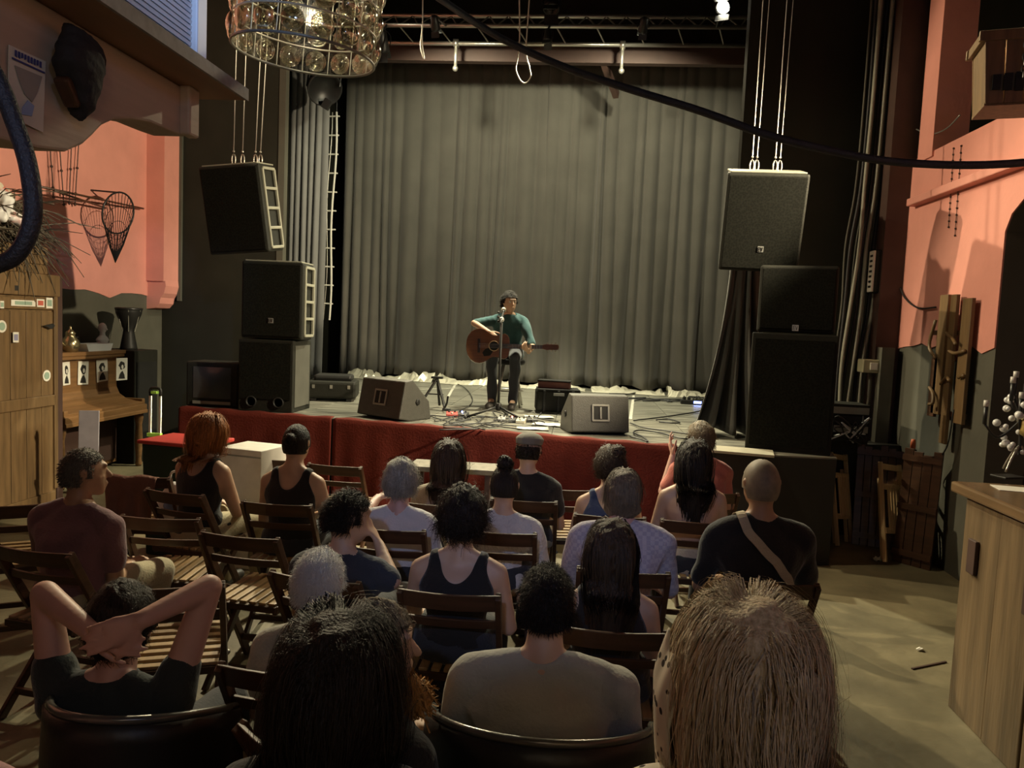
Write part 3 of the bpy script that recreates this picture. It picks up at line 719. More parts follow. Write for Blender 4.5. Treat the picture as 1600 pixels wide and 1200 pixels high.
# ------------------------------------------------------------------ bodies
REMESH = []
class Prims:
    def __init__(s): s.v = []; s.f = []
    def loft(s, rings):
        """rings: (center, ax, ay) closed by fans; ax and ay are half-axis vectors"""
        n = 14; o = len(s.v)
        for c, ax, ay in rings:
            c, ax, ay = Vector(c), Vector(ax), Vector(ay)
            for k in range(n):
                a = 2*PI*k/n; s.v.append(c+ax*math.cos(a)+ay*math.sin(a))
        m = len(rings)
        for i in range(m-1):
            for k in range(n): s.f.append((o+i*n+k, o+i*n+(k+1) % n, o+(i+1)*n+(k+1) % n, o+(i+1)*n+k))
        s.f.append(tuple(o+k for k in reversed(range(n)))); s.f.append(tuple(o+(m-1)*n+k for k in range(n)))
        return s
    def cap(s, p0, r0_, p1, r1_, flat=1.0, side=None):
        p0, p1 = Vector(p0), Vector(p1); d = (p1-p0).normalized()
        a = Vector(side) if side is not None else d.orthogonal()
        a = (a-d*a.dot(d)).normalized(); b = d.cross(a)
        R = []
        for k in range(4): th = PI/2*(.08+.92*k/4); R.append((p0-d*r0_*math.cos(th), r0_*math.sin(th)))
        R.append((p0, r0_)); R.append((p0.lerp(p1, .5), (r0_+r1_)/2)); R.append((p1, r1_))
        for k in range(3, -1, -1): th = PI/2*(.08+.92*k/4); R.append((p1+d*r1_*math.cos(th), r1_*math.sin(th)))
        return s.loft([(c, a*r, b*r*flat) for c, r in R])
    def ell(s, c, r, Mx):
        c = Vector(c); R = []
        for k in range(13):
            th = PI*(.03+.94*k/12); R.append((c+Mx @ Vector((0, 0, -r[2]*math.cos(th))), Mx @ Vector((r[0]*math.sin(th), 0, 0)), Mx @ Vector((0, r[1]*math.sin(th), 0))))
        return s.loft(R)
    def obj(s, name, m, parent, vox, smooth_n=5, noise=0.0, nscale=9.0, seed=0):
        me = bpy.data.meshes.new(name); me.from_pydata([tuple(p) for p in s.v], [], s.f); me.materials.append(m)
        o = bpy.data.objects.new(name, me); COL.objects.link(o); o.parent = parent
        md = o.modifiers.new('skin', 'REMESH'); md.mode = 'VOXEL'; md.voxel_size = vox; md.use_smooth_shade = True
        sm = o.modifiers.new('soft', 'SMOOTH'); sm.factor = .5; sm.iterations = smooth_n
        REMESH.append((o, noise, nscale, seed, m)); return o
def finish_remesh():
    bpy.context.view_layer.update()
    dg = bpy.context.evaluated_depsgraph_get()
    for o, noise, ns, seed, m in REMESH:
        me = bpy.data.meshes.new_from_object(o.evaluated_get(dg))
        o.modifiers.clear(); old = o.data; me.name = old.name
        o.data = me; me.materials.clear(); me.materials.append(m)
        if noise:
            n = len(me.vertices); a = np.empty(n*3, np.float32); me.vertices.foreach_get('co', a); a = a.reshape(-1, 3)
            nn = np.empty(n*3, np.float32); me.vertices.foreach_get('normal', nn); nn = nn.reshape(-1, 3)
            d = (np.sin(a[:, 0]*ns*1.7+a[:, 2]*ns*2.6+seed)+np.sin(a[:, 2]*ns*3.9-a[:, 0]*ns*2.2+a[:, 1]*ns*2+seed*2)*.7+np.sin(a[:, 0]*ns*6+a[:, 1]*ns*5-a[:, 2]*ns*3+seed)*.35)
            me.vertices.foreach_set('co', (a+nn*(d*noise)[:, None]).astype(np.float32).ravel())
        me.shade_smooth(); me.update()

def seg_dist(P_, a, b):
    a, b = np.array(a), np.array(b); d = b-a; t = np.clip(((P_-a)@d)/(d@d), 0, 1)
    return np.linalg.norm(P_-(a+t[:, None]*d), axis=1)
def finish_tanks():
    """sleeveless tops: the part of the body's surface they cover, lifted off the skin"""
    for root, body, m, q in TANKS:
        me = body.data; n = len(me.vertices); co = np.empty(n*3, np.float32); me.vertices.foreach_get('co', co); co = co.reshape(-1, 3).astype(float)
        nn = np.empty(n*3, np.float32); me.vertices.foreach_get('normal', nn); nn = nn.reshape(-1, 3)
        zs, sw, s = q['zs'], q['sw'], q['s']
        z = co[:, 2]; x = np.abs(co[:, 0])
        zz = [p[0] for p in q['rx']]; rr_ = [p[1] for p in q['rx']]
        lim = np.interp(z, zz, rr_)+.02
        hi = np.clip((z-(zs-.16*s))/(.14*s), 0, 1)
        lim = lim*(1-hi)+hi*sw*.60
        ok = (x < lim) & (z > q['seat']+.06) & (z < zs-.055*s+.16*s*(x/(sw*.42))**3) & (z < zs+.06*s)
        for (sh, el, wr_) in q['arms']:
            ok &= seg_dist(co, el, wr_) > .055; ok &= (seg_dist(co, sh, el) > .06) | (x < sw*.6)
            ok &= np.linalg.norm(co-np.array(wr_), axis=1) > .16
        for (h0, kn, an, to) in q['legs']: ok &= (seg_dist(co, h0, kn) > .1) | (co[:, 1] < .1)
        fc = np.empty(len(me.polygons)*4, np.int32)
        me.loops.foreach_get('vertex_index', fc) if len(me.loops) == len(fc) else None
        fc = fc.reshape(-1, 4); keep = ok[fc].sum(1) >= 3; F_ = fc[keep]
        used = np.unique(F_); mp2 = -np.ones(n, np.int64); mp2[used] = np.arange(len(used)); F2 = mp2[F_]
        V2 = co[used]+nn[used]*.007
        ed = np.concatenate([F2[:, [0, 1]], F2[:, [1, 2]], F2[:, [2, 3]], F2[:, [3, 0]]]); es = np.sort(ed, axis=1)
        u_, cnt = np.unique(es, axis=0, return_counts=True); bd = u_[cnt == 1]
        for it in range(14):
            acc = np.zeros_like(V2); c_ = np.zeros(len(V2)); np.add.at(acc, bd[:, 0], V2[bd[:, 1]]); np.add.at(acc, bd[:, 1], V2[bd[:, 0]]); np.add.at(c_, bd[:, 0], 1); np.add.at(c_, bd[:, 1], 1)
            w = c_ > 0; V2[w] = .4*V2[w]+.6*acc[w]/c_[w][:, None]
        nm = bpy.data.meshes.new('shirt'); nm.from_pydata([tuple(p) for p in V2], [], [tuple(int(i) for i in f) for f in F2]); nm.shade_smooth(); nm.materials.append(m)
        o = bpy.data.objects.new('shirt', nm); COL.objects.link(o); o.parent = root
        md = o.modifiers.new('thickness', 'SOLIDIFY'); md.thickness = .005; md.offset = 0
SKIN = {'fair': mat('skin_fair', (.56, .36, .24), .5, var=.12, scale=12), 'tan': mat('skin_tan', (.42, .25, .15), .5, var=.12, scale=12),
        'pink': mat('skin_pink', (.56, .33, .26), .5, var=.12, scale=12)}
M['eye'] = mat('eye', (.7, .68, .62), .2); M['iris'] = mat('iris', (.03, .02, .015), .2)
M['shoe'] = mat('shoe', (.05, .045, .04), .5)
def hair_mat(name, col, col2=None): return mat(name, col, .55, scale=9, stretch=(14, 14, 1.2), col2=col2 or tuple(c*.45 for c in col), spec=.3, detail=3, bump=.55, bscale=11)
HAIR = {'orange': hair_mat('hair_orange', (.42, .15, .035)), 'dark': hair_mat('hair_dark', (.02, .013, .008)), 'brown': hair_mat('hair_brown', (.055, .032, .017)),
        'grey': hair_mat('hair_grey', (.42, .40, .34)), 'white': hair_mat('hair_white', (.86, .86, .84), (.68, .68, .66)), 'blonde': hair_mat('hair_blonde', (.70, .56, .37), (.40, .29, .17)),
        'saltpepper': hair_mat('hair_saltpepper', (.16, .14, .11)), 'ginger': hair_mat('hair_ginger', (.55, .27, .07)), 'ash': hair_mat('hair_ash', (.2, .155, .1)), 'stubble': mat('hair_stubble', (.26, .21, .15), .6, var=.3, scale=30)}

def hand(P, w, d, n, side, curl=.5, sc=1.0, curls=None, spread=.04):
    w, d, n = Vector(w), Vector(d).normalized(), Vector(n); n = (n-d*n.dot(d)).normalized()
    th = d.cross(n)*side
    P.loft([(w-d*.01*sc, th*.022*sc, n*.017*sc), (w+d*.02*sc, th*.03*sc, n*.016*sc), (w+d*.06*sc, th*.041*sc, n*.015*sc), (w+d*.092*sc, th*.041*sc, n*.012*sc)])
    for k, (off, ln) in enumerate(((.031, .068), (.0105, .077), (-.0105, .071), (-.031, .056))):
        b = w+d*(.088-.004*abs(k-1))*sc+th*off*sc; cur = 0; c0 = curls[k] if curls else curl
        dd0 = (d+th*off*spread*25).normalized()
        for fr, cf, r in ((.45, .8, .0092), (.31, 1.0, .0084), (.24, .7, .0074)):
            cur += c0*cf; dv = dd0*math.cos(cur)+n*math.sin(cur); e = b+dv*ln*fr*1.15*sc
            P.cap(b, r*sc, e, r*.93*sc); b = e
    b = w+d*.022*sc+th*.026*sc; dv = (d*.75+th*.75+n*.25).normalized()
    for ln, r, t in ((.042, .0125, 0), (.034, .0105, .35), (.026, .009, .6)):
        v = (dv*(1-t)+(d*.8+n*.5)*t).normalized(); e = b+v*ln*sc; P.cap(b, r*sc, e, r*.93*sc); b = e

def strand_mesh(paths, rads, name, m, parent, extra=None, center=None):
    """paths: (N, S, 3) array of strands, each a narrow ribbon lying flat on the hair"""
    N_, S_, _ = paths.shape
    t = np.gradient(paths, axis=1); t /= np.linalg.norm(t, axis=2, keepdims=True)+1e-9
    out = paths-(np.array(center) if center is not None else paths.mean(axis=(0, 1)))
    a = np.cross(t, out); a /= np.linalg.norm(a, axis=2, keepdims=True)+1e-9
    V = np.stack([paths-a*rads[:, :, None], paths+a*rads[:, :, None]], axis=2).reshape(-1, 3)
    b0 = (np.arange(N_)[:, None]*S_*2+np.arange(S_-1)[None, :]*2)
    Fq = np.stack([b0, b0+1, b0+3, b0+2], axis=-1).reshape(-1, 4)
    nv, nf = len(V), len(Fq)
    if extra is not None:
        ev, ef = extra
        Fq = np.concatenate([Fq, np.array(ef, dtype=np.int64)+nv]); V = np.concatenate([V, np.array(ev)]); nv, nf = len(V), len(Fq)
    me = bpy.data.meshes.new(name)
    me.vertices.add(nv); me.vertices.foreach_set('co', V.astype(np.float32).ravel())
    me.loops.add(nf*4); me.loops.foreach_set('vertex_index', Fq.astype(np.int32).ravel())
    me.polygons.add(nf); me.polygons.foreach_set('loop_start', np.arange(0, nf*4, 4, dtype=np.int32)); me.polygons.foreach_set('loop_total', np.full(nf, 4, np.int32))
    me.update(calc_edges=True); me.validate(); me.shade_smooth(); me.materials.append(m)
    o = bpy.data.objects.new(name, me); COL.objects.link(o); o.parent = parent
    return o

def hair(parent, c, Mx, rad_, m, style, seed, n=900, length=.2, thick=.0022, puff=.016, bald=None, backplane=None, bun=None, wave=.0):
    """grow hair on a head ellipsoid with centre c, axes Mx and radii rad_"""
    rg = np.random.RandomState(seed); R = np.array([[Mx[i][j] for j in range(3)] for i in range(3)]); c = np.array(c); rad_ = np.array(rad_)
    U = rg.normal(size=(n*4, 3)); U /= np.linalg.norm(U, axis=1, keepdims=True)
    lim = np.where(U[:, 1] > .35, .42+.25*(U[:, 1]-.35), np.where(U[:, 1] > -.1, -.12, -.52))
    ok = U[:, 2] > lim
    if bald is not None: ok &= U[:, 2] < bald
    U = U[ok][:n]; n = len(U)
    S_ = {'short': 4, 'curly': 8, 'long': 12, 'slick': 7}[style]
    P = np.zeros((n, S_, 3)); q = U*rad_*1.0; kin = rg.normal(size=(n, 3))*(.04 if style == 'long' else .10)+(.16*np.sin(U[:, [1, 2, 0]]*6.5+seed)+.10*np.sin(U[:, [2, 0, 1]]*17+seed*2) if style == 'long' else 0)
    if style == 'short':
        down = np.array([0, -.55, -.45]); L_ = length*rg.uniform(.7, 1.25, n)
        for k in range(S_):
            P[:, k] = q
            nrm = q/rad_**2; nrm /= np.linalg.norm(nrm, axis=1, keepdims=True)
            d = nrm*(.6-.17*k)+down*(.4+.22*k)+kin*1.5+rg.normal(size=(n, 3))*.08
            d -= nrm*np.minimum(0, (d*nrm).sum(1))[:, None]*.9
            d /= np.linalg.norm(d, axis=1, keepdims=True); q = q+d*(L_/(S_-1))[:, None]
    elif style == 'curly':
        L_ = length*rg.uniform(.7, 1.12, n); ph = rg.uniform(0, 6.28, n)
        nrm = q/rad_**2; nrm /= np.linalg.norm(nrm, axis=1, keepdims=True)
        a = np.cross(nrm, [.2, .3, .9]); a /= np.linalg.norm(a, axis=1, keepdims=True)+1e-9; b = np.cross(nrm, a)
        lean_ = rg.normal(size=(n, 3))*.4
        for k in range(S_):
            t = k/(S_-1); w = .013*min(1, t*2.5)
            P[:, k] = q+(nrm*(1-.25*t)+lean_*t*.7+np.array([0, 0, -.45])*t)*(L_*t)[:, None]+(a*np.cos(ph+t*12)[:, None]+b*np.sin(ph+t*12)[:, None]-nrm*.35*t)*w
    elif style == 'slick':
        tgt = np.array(bun)
        for k in range(S_):
            t = k/(S_-1); w = q*(1-t)+tgt*t*.96
            ln = np.sqrt(((w/rad_)**2).sum(1)); push = np.maximum(1.0, (1.06+puff*2*rg.uniform(0, 1, n))/np.maximum(ln, 1e-6)) if t < .85 else 1.0
            P[:, k] = w*(push[:, None] if t < .85 else 1.0)
    else:
        L_ = length*rg.uniform(.75, 1.1, n)+np.maximum(0, U[:, 2])*.12; pf = puff*rg.uniform(.3, 1.2, n); ph = rg.uniform(0, 6.28, n)
        vel = None; g = np.array([0, -.12, -1.0]) if backplane is not None else np.array([0, -.05, -1.0])
        for k in range(S_):
            P[:, k] = q
            nrm = q/rad_**2; nrm /= np.linalg.norm(nrm, axis=1, keepdims=True)
            tan = g-nrm*(nrm@g)[:, None]; tan[:, 0] += np.sign(q[:, 0])*.35*(q[:, 2] > .5*rad_[2])*(np.abs(q[:, 0]) < .04)
            d = tan+kin+rg.normal(size=(n, 3))*.03+np.array([0, 0, -.35])
            o2 = np.stack([q[:, 0], q[:, 1]+.035, np.zeros(n)], 1); o2 /= np.linalg.norm(o2, axis=1, keepdims=True)+1e-6
            d += o2*(1.2*np.clip((nrm[:, 2]-.6)/.4, 0, 1))[:, None]
            d[:, 0] += wave*np.sin(ph*.3+U[:, 2]*5+k*.9); d[:, 1] += wave*np.cos(ph*1.3+k*.8)
            d /= np.linalg.norm(d, axis=1, keepdims=True)+1e-9
            q = q+d*(L_/(S_-1))[:, None]
            e = rad_+pf[:, None]
            ln = np.sqrt(((q/e)**2).sum(1)); inside = (ln < 1) & (q[:, 2] > -rad_[2]*.75)
            q = np.where(inside[:, None], q/np.maximum(ln, .3)[:, None], q)
            low = q[:, 2] < -rad_[2]*.5
            q[:, 0] = np.where(low, np.clip(q[:, 0], -rad_[0]*1.25-pf, rad_[0]*1.25+pf), q[:, 0])
    W = P@R.T+c
    if backplane is not None:      # lie on the back, not inside the torso
        by, bz = backplane
        W[:, :, 1] = np.where(W[:, :, 2] < bz, np.minimum(W[:, :, 1], by-rg.uniform(0, .02, n)[:, None]), W[:, :, 1])
    co = .006 if style in ('short', 'slick') else (length*.5 if style == 'curly' else .008)
    rd = thick*rg.uniform(.7, 1.4, n)[:, None]*np.linspace(1, .45, S_)[None, :]
    # scalp layer below the strands
    ev, ef = [], []
    nu, nv = 24, 16; idx = {}
    for j in range(nv+1):
        for i in range(nu):
            th = PI*(.02+.96*j/nv); a = 2*PI*i/nu
            u = np.array([math.sin(th)*math.cos(a), math.sin(th)*math.sin(a), math.cos(th)])
            lm = (.45+.25*(u[1]-.35)) if u[1] > .35 else (-.1 if u[1] > -.1 else -.5)
            if u[2] > lm-.12 and (bald is None or u[2] < bald):
                idx[(j, i)] = len(ev); ev.append(R@(u*(rad_+co*(1+(rg.uniform(-.5, .5) if style == 'curly' else 0))))+c)
    for j in range(nv):
        for i in range(nu):
            k4 = [(j, i), (j+1, i), (j+1, (i+1) % nu), (j, (i+1) % nu)]
            if all(k in idx for k in k4): ef.append([idx[k] for k in k4])
    extra = (ev, ef) if ef else None
    if style == 'long':            # the body of the hair, under the loose strands
        hv = Prims(); cv = Vector(c); pw = puff*.62; rg_ = []
        for k in range(9):
            th = PI*(.03+.55*k/8); z = math.cos(th); rr2 = math.sin(th)
            rg_.append((cv+Mx @ Vector((0, -.012-.012*k/8, (rad_[2]+pw)*z)), Mx @ Vector(((rad_[0]+pw)*rr2, 0, 0)), Mx @ Vector((0, (rad_[1]+pw)*rr2*(1-.10*k/8), 0))))
        zc = (rad_[2]+pw)*math.cos(PI*.58); zl = -max(.12, length-.035)
        if backplane is not None:
            for k in range(1, 6):
                t = k/5; z = zc+(zl-zc)*t; w = (1+.10*math.sin(t*PI*.7))*(1 if t < .75 else 1-.35*(t-.75)/.25)
                p0 = cv+Mx @ Vector((0, -.03, z)); ry_ = (rad_[1]+pw)*(.86-.5*t) if z+cv[2] > backplane[1] else .028
                yb = p0[1]-ry_ if z+cv[2] > backplane[1] else backplane[0]-.012
                rg_.append((Vector((p0[0], yb+ry_, p0[2])), Mx @ Vector(((rad_[0]+pw)*w, 0, 0)), Vector((0, ry_, 0))))
        hv.loft(rg_).obj('hair_mass', m, parent, .009, 4, .003, 30, seed)
        extra = None
    return strand_mesh(W, rd, 'hair', m, parent, extra, np.array(c))
def bun_mesh(parent, c, r, m, seed, n=90):
    rg = np.random.RandomState(seed); P = np.zeros((n, 12, 3))
    for k in range(n):
        ax = rg.normal(size=3); ax /= np.linalg.norm(ax); a = np.cross(ax, rg.normal(size=3)); a /= np.linalg.norm(a); b = np.cross(ax, a)
        rr_ = r*rg.uniform(.55, 1.12)
        for q in range(12):
            an = q*.42; P[k, q] = np.array(c)+(a*math.cos(an)+b*math.sin(an))*rr_+ax*r*.25*math.sin(q*.7)
    rd = np.full((n, 12), r*.09)
    return strand_mesh(P, rd, 'hair_bun', m, parent)

PEOPLE = {}; TANKS = []
def person(label, px, py, d, yaw=0, s=1.0, sw=.21, lean=.03, hyaw=0, hpitch=0, hroll=0, skin='fair', shirt=None, pants=None, hairf=None, arms=None,
           seat=.455, pad=.018, vox=.0128, z0=0.0, female=False, shirt_low=.0, leg=None, thick=1.0, head_fwd=.03):
    top = at_d(px, py, d)
    Rz = Matrix.Rotation(rad(yaw), 3, 'Z')
    off = Rz @ Vector((0, lean+head_fwd, 0))
    root_loc = Vector((top[0]-off[0], top[1]-off[1], z0))
    root = thing('person', label, 'person', root_loc, rz=rad(yaw), group=None)
    T = top[2]-z0-pad                              # skull top, local
    def loc(p):
        if len(p) == 4:                            # a pixel and a depth
            w = Vector(at_d(p[1], p[2], p[3]))-root_loc
            return Rz.inverted() @ w
        return Vector(p)
    hs = s
    hc = Vector((0, lean+head_fwd, T-.112*hs))
    MH = Matrix.Rotation(rad(hyaw), 3, 'Z') @ Matrix.Rotation(rad(hpitch), 3, 'X') @ Matrix.Rotation(rad(hroll), 3, 'Y')
    hr = (.076*hs, .096*hs, .108*hs)
    zs_ = T-.315*s
    P = Prims()
    # head
    P.ell(hc, hr, MH)
    def hp(x, y, z): return hc+MH @ Vector((x*hs, y*hs, z*hs))
    P.loft([(hp(0, .035, -.02), MH @ Vector((.066*hs, 0, 0)), MH @ Vector((0, .062*hs, 0))), (hp(0, .045, -.06), MH @ Vector((.058*hs, 0, 0)), MH @ Vector((0, .052*hs, 0))), (hp(0, .058, -.095), MH @ Vector((.04*hs, 0, 0)), MH @ Vector((0, .036*hs, 0))), (hp(0, .064, -.115), MH @ Vector((.022*hs, 0, 0)), MH @ Vector((0, .02*hs, 0)))])
    P.cap(hp(0, .088, .012), .011*hs, hp(0, .115, -.026), .0135*hs)            # nose
    P.cap(hp(-.03, .088, .03), .012*hs, hp(.03, .088, .03), .012*hs)          # brow
    P.cap(hp(-.016, .096, -.058), .0085*hs, hp(.016, .096, -.058), .0085*hs)  # upper lip
    P.cap(hp(-.014, .093, -.069), .0085*hs, hp(.014, .093, -.069), .0085*hs)  # lower lip
    for e in (-1, 1):
        P.loft([(hp(e*.072, -.002, -.034), MH @ Vector((.007, 0, 0)), MH @ Vector((0, .009, 0))), (hp(e*.078, -.008, -.012), MH @ Vector((.007, 0, 0)), MH @ Vector((0, .016, 0))), (hp(e*.083, -.012, .014), MH @ Vector((.007, 0, 0)), MH @ Vector((0, .019, 0))), (hp(e*.08, -.01, .028), MH @ Vector((.006, 0, 0)), MH @ Vector((0, .01, 0)))])
    nb = Vector((0, lean-.008, zs_+.02*s))
    P.cap(nb, .058*s*thick, hp(0, -.012, -.06), .05*s)
    # torso
    hip = Vector((0, 0, seat)); Ls = zs_-seat
    def tor(f, rx, ry, dy=0.0, infl=0.0):
        y = lean*max(0, f)**1.2+dy-.02*math.sin(PI*min(1, max(0, f)))
        return (Vector((0, y, seat+Ls*f)), Vector((rx+infl, 0, 0)), Vector((0, ry+infl, 0)))
    k = thick
    def torso(infl, f0=-.02, f1=1.2, narrow=1.0):
        wz = .118 if female else .142
        R_ = [(-.02, .165*k, .12), (.08, .178*k, .13), (.22, .165*k, .122), (.42, wz*k, .102), (.62, (.9*wz+.03)*k, .112), (.78, sw*.82, .112), (.9, sw*.86, .1), (.98, sw*.80, .078), (1.04, sw*.60, .066), (1.10, sw*.4, .058), (1.17, .06*s, .054)]
        return [tor(f, rx*(narrow if f > .8 else 1), ry, 0, infl) for f, rx, ry in R_ if f0 <= f <= f1]
    P.loft(torso(0))
    for sd in (-1, 1): P.cap((sd*.045, lean-.02, zs_+.055*s), .03*s, (sd*(sw-.07*s), lean-.015, zs_-.012*s), .045*s)
    # arms
    pose = {1: None, -1: None}
    if arms:
        for side, a in arms.items(): pose[side] = a
    sleeve = []
    for side in (1, -1):
        sh = Vector((side*(sw-.052*s), lean-.012, zs_-.03*s))
        a = pose[side]
        if a is None:
            el = Vector((side*(sw+.005), lean+.06, zs_-.29*s)); wr_ = Vector((side*.11, lean+.27, max(seat+.17, zs_-.42))); fd = Vector((-side*.75, .55, -.2)); pn = Vector((0, -.2, -1)); cu = .45
        else:
            el, wr_, fd, pn, cu = loc(a[0]), loc(a[1]), loc(a[2]) if len(a[2]) == 3 else (loc(a[2])-loc(a[1])), Vector(a[3]), a[4]
        P.cap(sh, .052*s*k, el, .038*s*k); P.cap(el, .039*s*k, wr_, .026*s)
        hand(P, wr_, fd, pn, side, cu if not isinstance(cu, tuple) else .4, .98*s, cu if isinstance(cu, tuple) else None)
        sleeve.append((sh, el, wr_))
    # legs
    legs = []
    for side in (1, -1):
        h0 = Vector((side*.092, .03, seat+.075)); kn = Vector((side*.13, .44*s, seat+.06)); an = Vector((side*.13, .40*s, .09)); to = Vector((side*.145, .56*s, .035))
        if leg: kn, an, to = [Vector((side*v[0], v[1], v[2])) for v in leg]
        P.cap(h0, .082*s*k, kn, .058*s); P.cap(kn, .056*s, an, .04*s); P.cap(an, .036, to, .03)
        legs.append((h0, kn, an, to))
    body = P.obj('body', SKIN[skin], root, vox, 4)
    if vox <= .0061:
        for e in (-1, 1):
            ey = MB().ball(hp(e*.031, .082, .008), .0125*hs, 12, 8).build('eye', M['eye'], root, smooth=True, world=False)
            MB().ball(hp(e*.031, .0925, .008), .005*hs, 8, 6).build('iris', M['iris'], ey, smooth=True, world=False)
    # clothing
    if shirt:
        kind, sm = shirt[0], shirt[1]
        Q = Prims()
        if kind == 'tee':
            Q.loft(torso(.013, -.02, 1.10))
            for sd in (-1, 1): Q.cap((sd*.055, lean-.02, zs_+.045*s), .038*s, (sd*(sw-.07*s), lean-.015, zs_-.012*s), .06*s)
            Q.loft([(nb+Vector((0, .0, -.05*s)), Vector((.10*s, 0, 0)), Vector((0, .06*s, 0))), (nb+Vector((0, .010, .012*s)), Vector((.080*s*k, 0, 0)), Vector((0, .066*s*k, 0))), (nb+Vector((0, .010, .040*s)), Vector((.067*s*k, 0, 0)), Vector((0, .066*s*k, 0)))])
            fr = shirt[2] if len(shirt) > 2 else .62
            for (sh, el, wr_) in sleeve:
                Q.cap(sh, .066*s*k, sh.lerp(el, min(1, fr)), (.056 if fr < .9 else .05)*s*k)
                if fr > 1: Q.cap(el, .05*s*k, el.lerp(wr_, fr-1), .04*s)
        elif kind == 'tank':
            pass
        elif kind == 'bare':
            Q.loft(torso(.010, -.02, .5))
        Q.obj('shirt', sm, root, max(min(vox, .0115), .009), 5, .0032, 11, px*.1) if kind != 'tank' else TANKS.append((root, body, sm, dict(zs=zs_, sw=sw, seat=seat, s=s, rx=[(seat+Ls*f, ax[0]) for (f, ax) in [((c_[2]-seat)/Ls, a_) for c_, a_, b_ in torso(0)]], arms=list(sleeve), legs=list(legs))))
    if pants:
        Q = Prims(); Q.loft(torso(.014, -.02, .24))
        Q.loft([(Vector((0, -.01, seat-.0)), Vector((.16*k, 0, 0)), Vector((0, .11, 0))), (Vector((0, 0, seat+.12)), Vector((.18*k, 0, 0)), Vector((0, .13, 0)))])
        for (h0, kn, an, to) in legs:
            Q.cap(h0, .094*s*k, kn, .07*s); Q.cap(kn, .068*s, an+Vector((0, 0, -.015)), .054*s)
        Q.obj('trousers', pants, root, .011 if vox < .0062 else .017, 2, .004, 8, py*.1)
    for (h0, kn, an, to) in legs:
        Q = Prims(); Q.cap(an+Vector((0, -.02, -.04)), .05, to+Vector((0, .02, .004)), .045, .85, (1, 0, 0)); Q.cap(an, .047, an+Vector((0, -.01, -.045)), .05)
        Q.obj('shoe', M['shoe'], root, .012 if vox < .0062 else .018, 1)
    if hairf:
        hf = dict(hairf); hm = HAIR[hf.pop('color')]; bun_at = hf.pop('bun_at', None); br = hf.pop('bun_r', .04)
        if hf.get('style') == 'long': hf['backplane'] = (lean-.125, zs_+.05)
        hair(root, hc, MH, hr, hm, seed=int(px+py), bun=(Vector(bun_at) if bun_at else None), **hf)
        if bun_at: bun_mesh(root, hc+MH @ Vector(bun_at), br, hm, int(px))
    PEOPLE[label] = dict(root=root, hc=hc, MH=MH, hr=hr, zs=zs_, T=T, sw=sw, lean=lean)
    return root
# ------------------------------------------------------------------ clothes
def cloth(name, col, var=.2, bump=.2, bs=90, **k): return mat(name, col, .9, var=var, scale=8, bump=bump, bscale=bs, sheen=.2, **k)
K = {'black': cloth('cloth_black', (.012, .011, .010)), 'white': cloth('cloth_white', (.62, .61, .60), .08), 'cream': cloth('cloth_cream', (.55, .48, .36), .1),
     'khaki': cloth('cloth_khaki', (.42, .36, .22), .12), 'blue': cloth('cloth_blue', (.03, .05, .12)), 'coral': cloth('cloth_coral', (.5, .16, .12)), 'plum': cloth('cloth_plum', (.21, .105, .11)),
     'grey': cloth('cloth_grey', (.42, .42, .36), .1), 'denim': cloth('cloth_denim', (.035, .042, .055)), 'green': cloth('cloth_green', (.022, .03, .028)), 'teal': cloth('cloth_teal', (.03, .10, .105), .2),
     'jeans': cloth('cloth_jeans', (.03, .034, .042)), 'plaid': mat('cloth_plaid', (.50, .47, .50), .9, kind='check', scale=52, col2=(.40, .37, .43), bump=.2, bscale=90), 'pinkwool': cloth('cloth_pinkwool', (.45, .24, .24)),
     'knit': cloth('cloth_knit', (.60, .58, .57), .12, .8, 45),
     'spots': mat('cloth_spots', (.74, .68, .56), .9, kind='voronoi', scale=46, col2=(.03, .02, .015), lo=.27, hi=.33)}

P_ALL = []
def sit(label, chair_label, *a, ck='long', chair_yaw=None, **k):
    r = person(label, *a, **k)
    if chair_label: chair(r.location, k.get('yaw', 0) if chair_yaw is None else chair_yaw, chair_label, ck)
    return r
sit('person with an orange bob in a black tank top and khaki trousers', 'folding chair holding the person with the orange bob', 325, 640, 4.75, yaw=-12, sw=.195, female=True, hyaw=-38, hpitch=-6, shirt=('tank', K['black']), pants=K['khaki'],
    hairf=dict(color='orange', style='long', n=1500, length=.17, puff=.03, thick=.0026), pad=.03)
sit('person with a low dark bun in a black tank top by the empty front chairs', 'folding chair holding the person with the low dark bun', 464, 659, 4.6, sw=.20, female=True, hpitch=-4, shirt=('tank', K['black']), pants=K['jeans'], skin='fair',
    hairf=dict(color='dark', style='slick', n=900, bun_at=(.0, -.105, .03), bun_r=.035, thick=.0028))
sit('person with fluffy grey hair in a white T-shirt', 'folding chair holding the person with fluffy grey hair', 628, 710, 4.2, sw=.215, lean=.05, shirt=('tee', K['white']), pants=K['jeans'], skin='pink',
    hairf=dict(color='grey', style='curly', n=3000, length=.042, thick=.0015), pad=.035, arms={-1: (('p', 566, 808, 4.2), ('p', 590, 778, 4.45), ('p', 605, 770, 4.5), (0, 0, -1), .4)})
sit('person with straight brown hair to the shoulders in a cream top', 'folding chair holding the person in the cream top', 702, 682, 4.75, sw=.205, female=True, shirt=('tee', K['cream']), pants=K['khaki'],
    hairf=dict(color='brown', style='long', n=1500, length=.27, puff=.028, thick=.0026), pad=.03)
sit('person with a dark top knot in a white knitted top', 'folding chair holding the person in the white knitted top', 790, 722, 4.25, sw=.225, female=True, lean=.06, hpitch=-8, shirt=('tee', K['knit'], .8), pants=K['jeans'],
    hairf=dict(color='dark', style='slick', n=1000, bun_at=(0, -.03, .125), bun_r=.045, thick=.003), pad=.022)
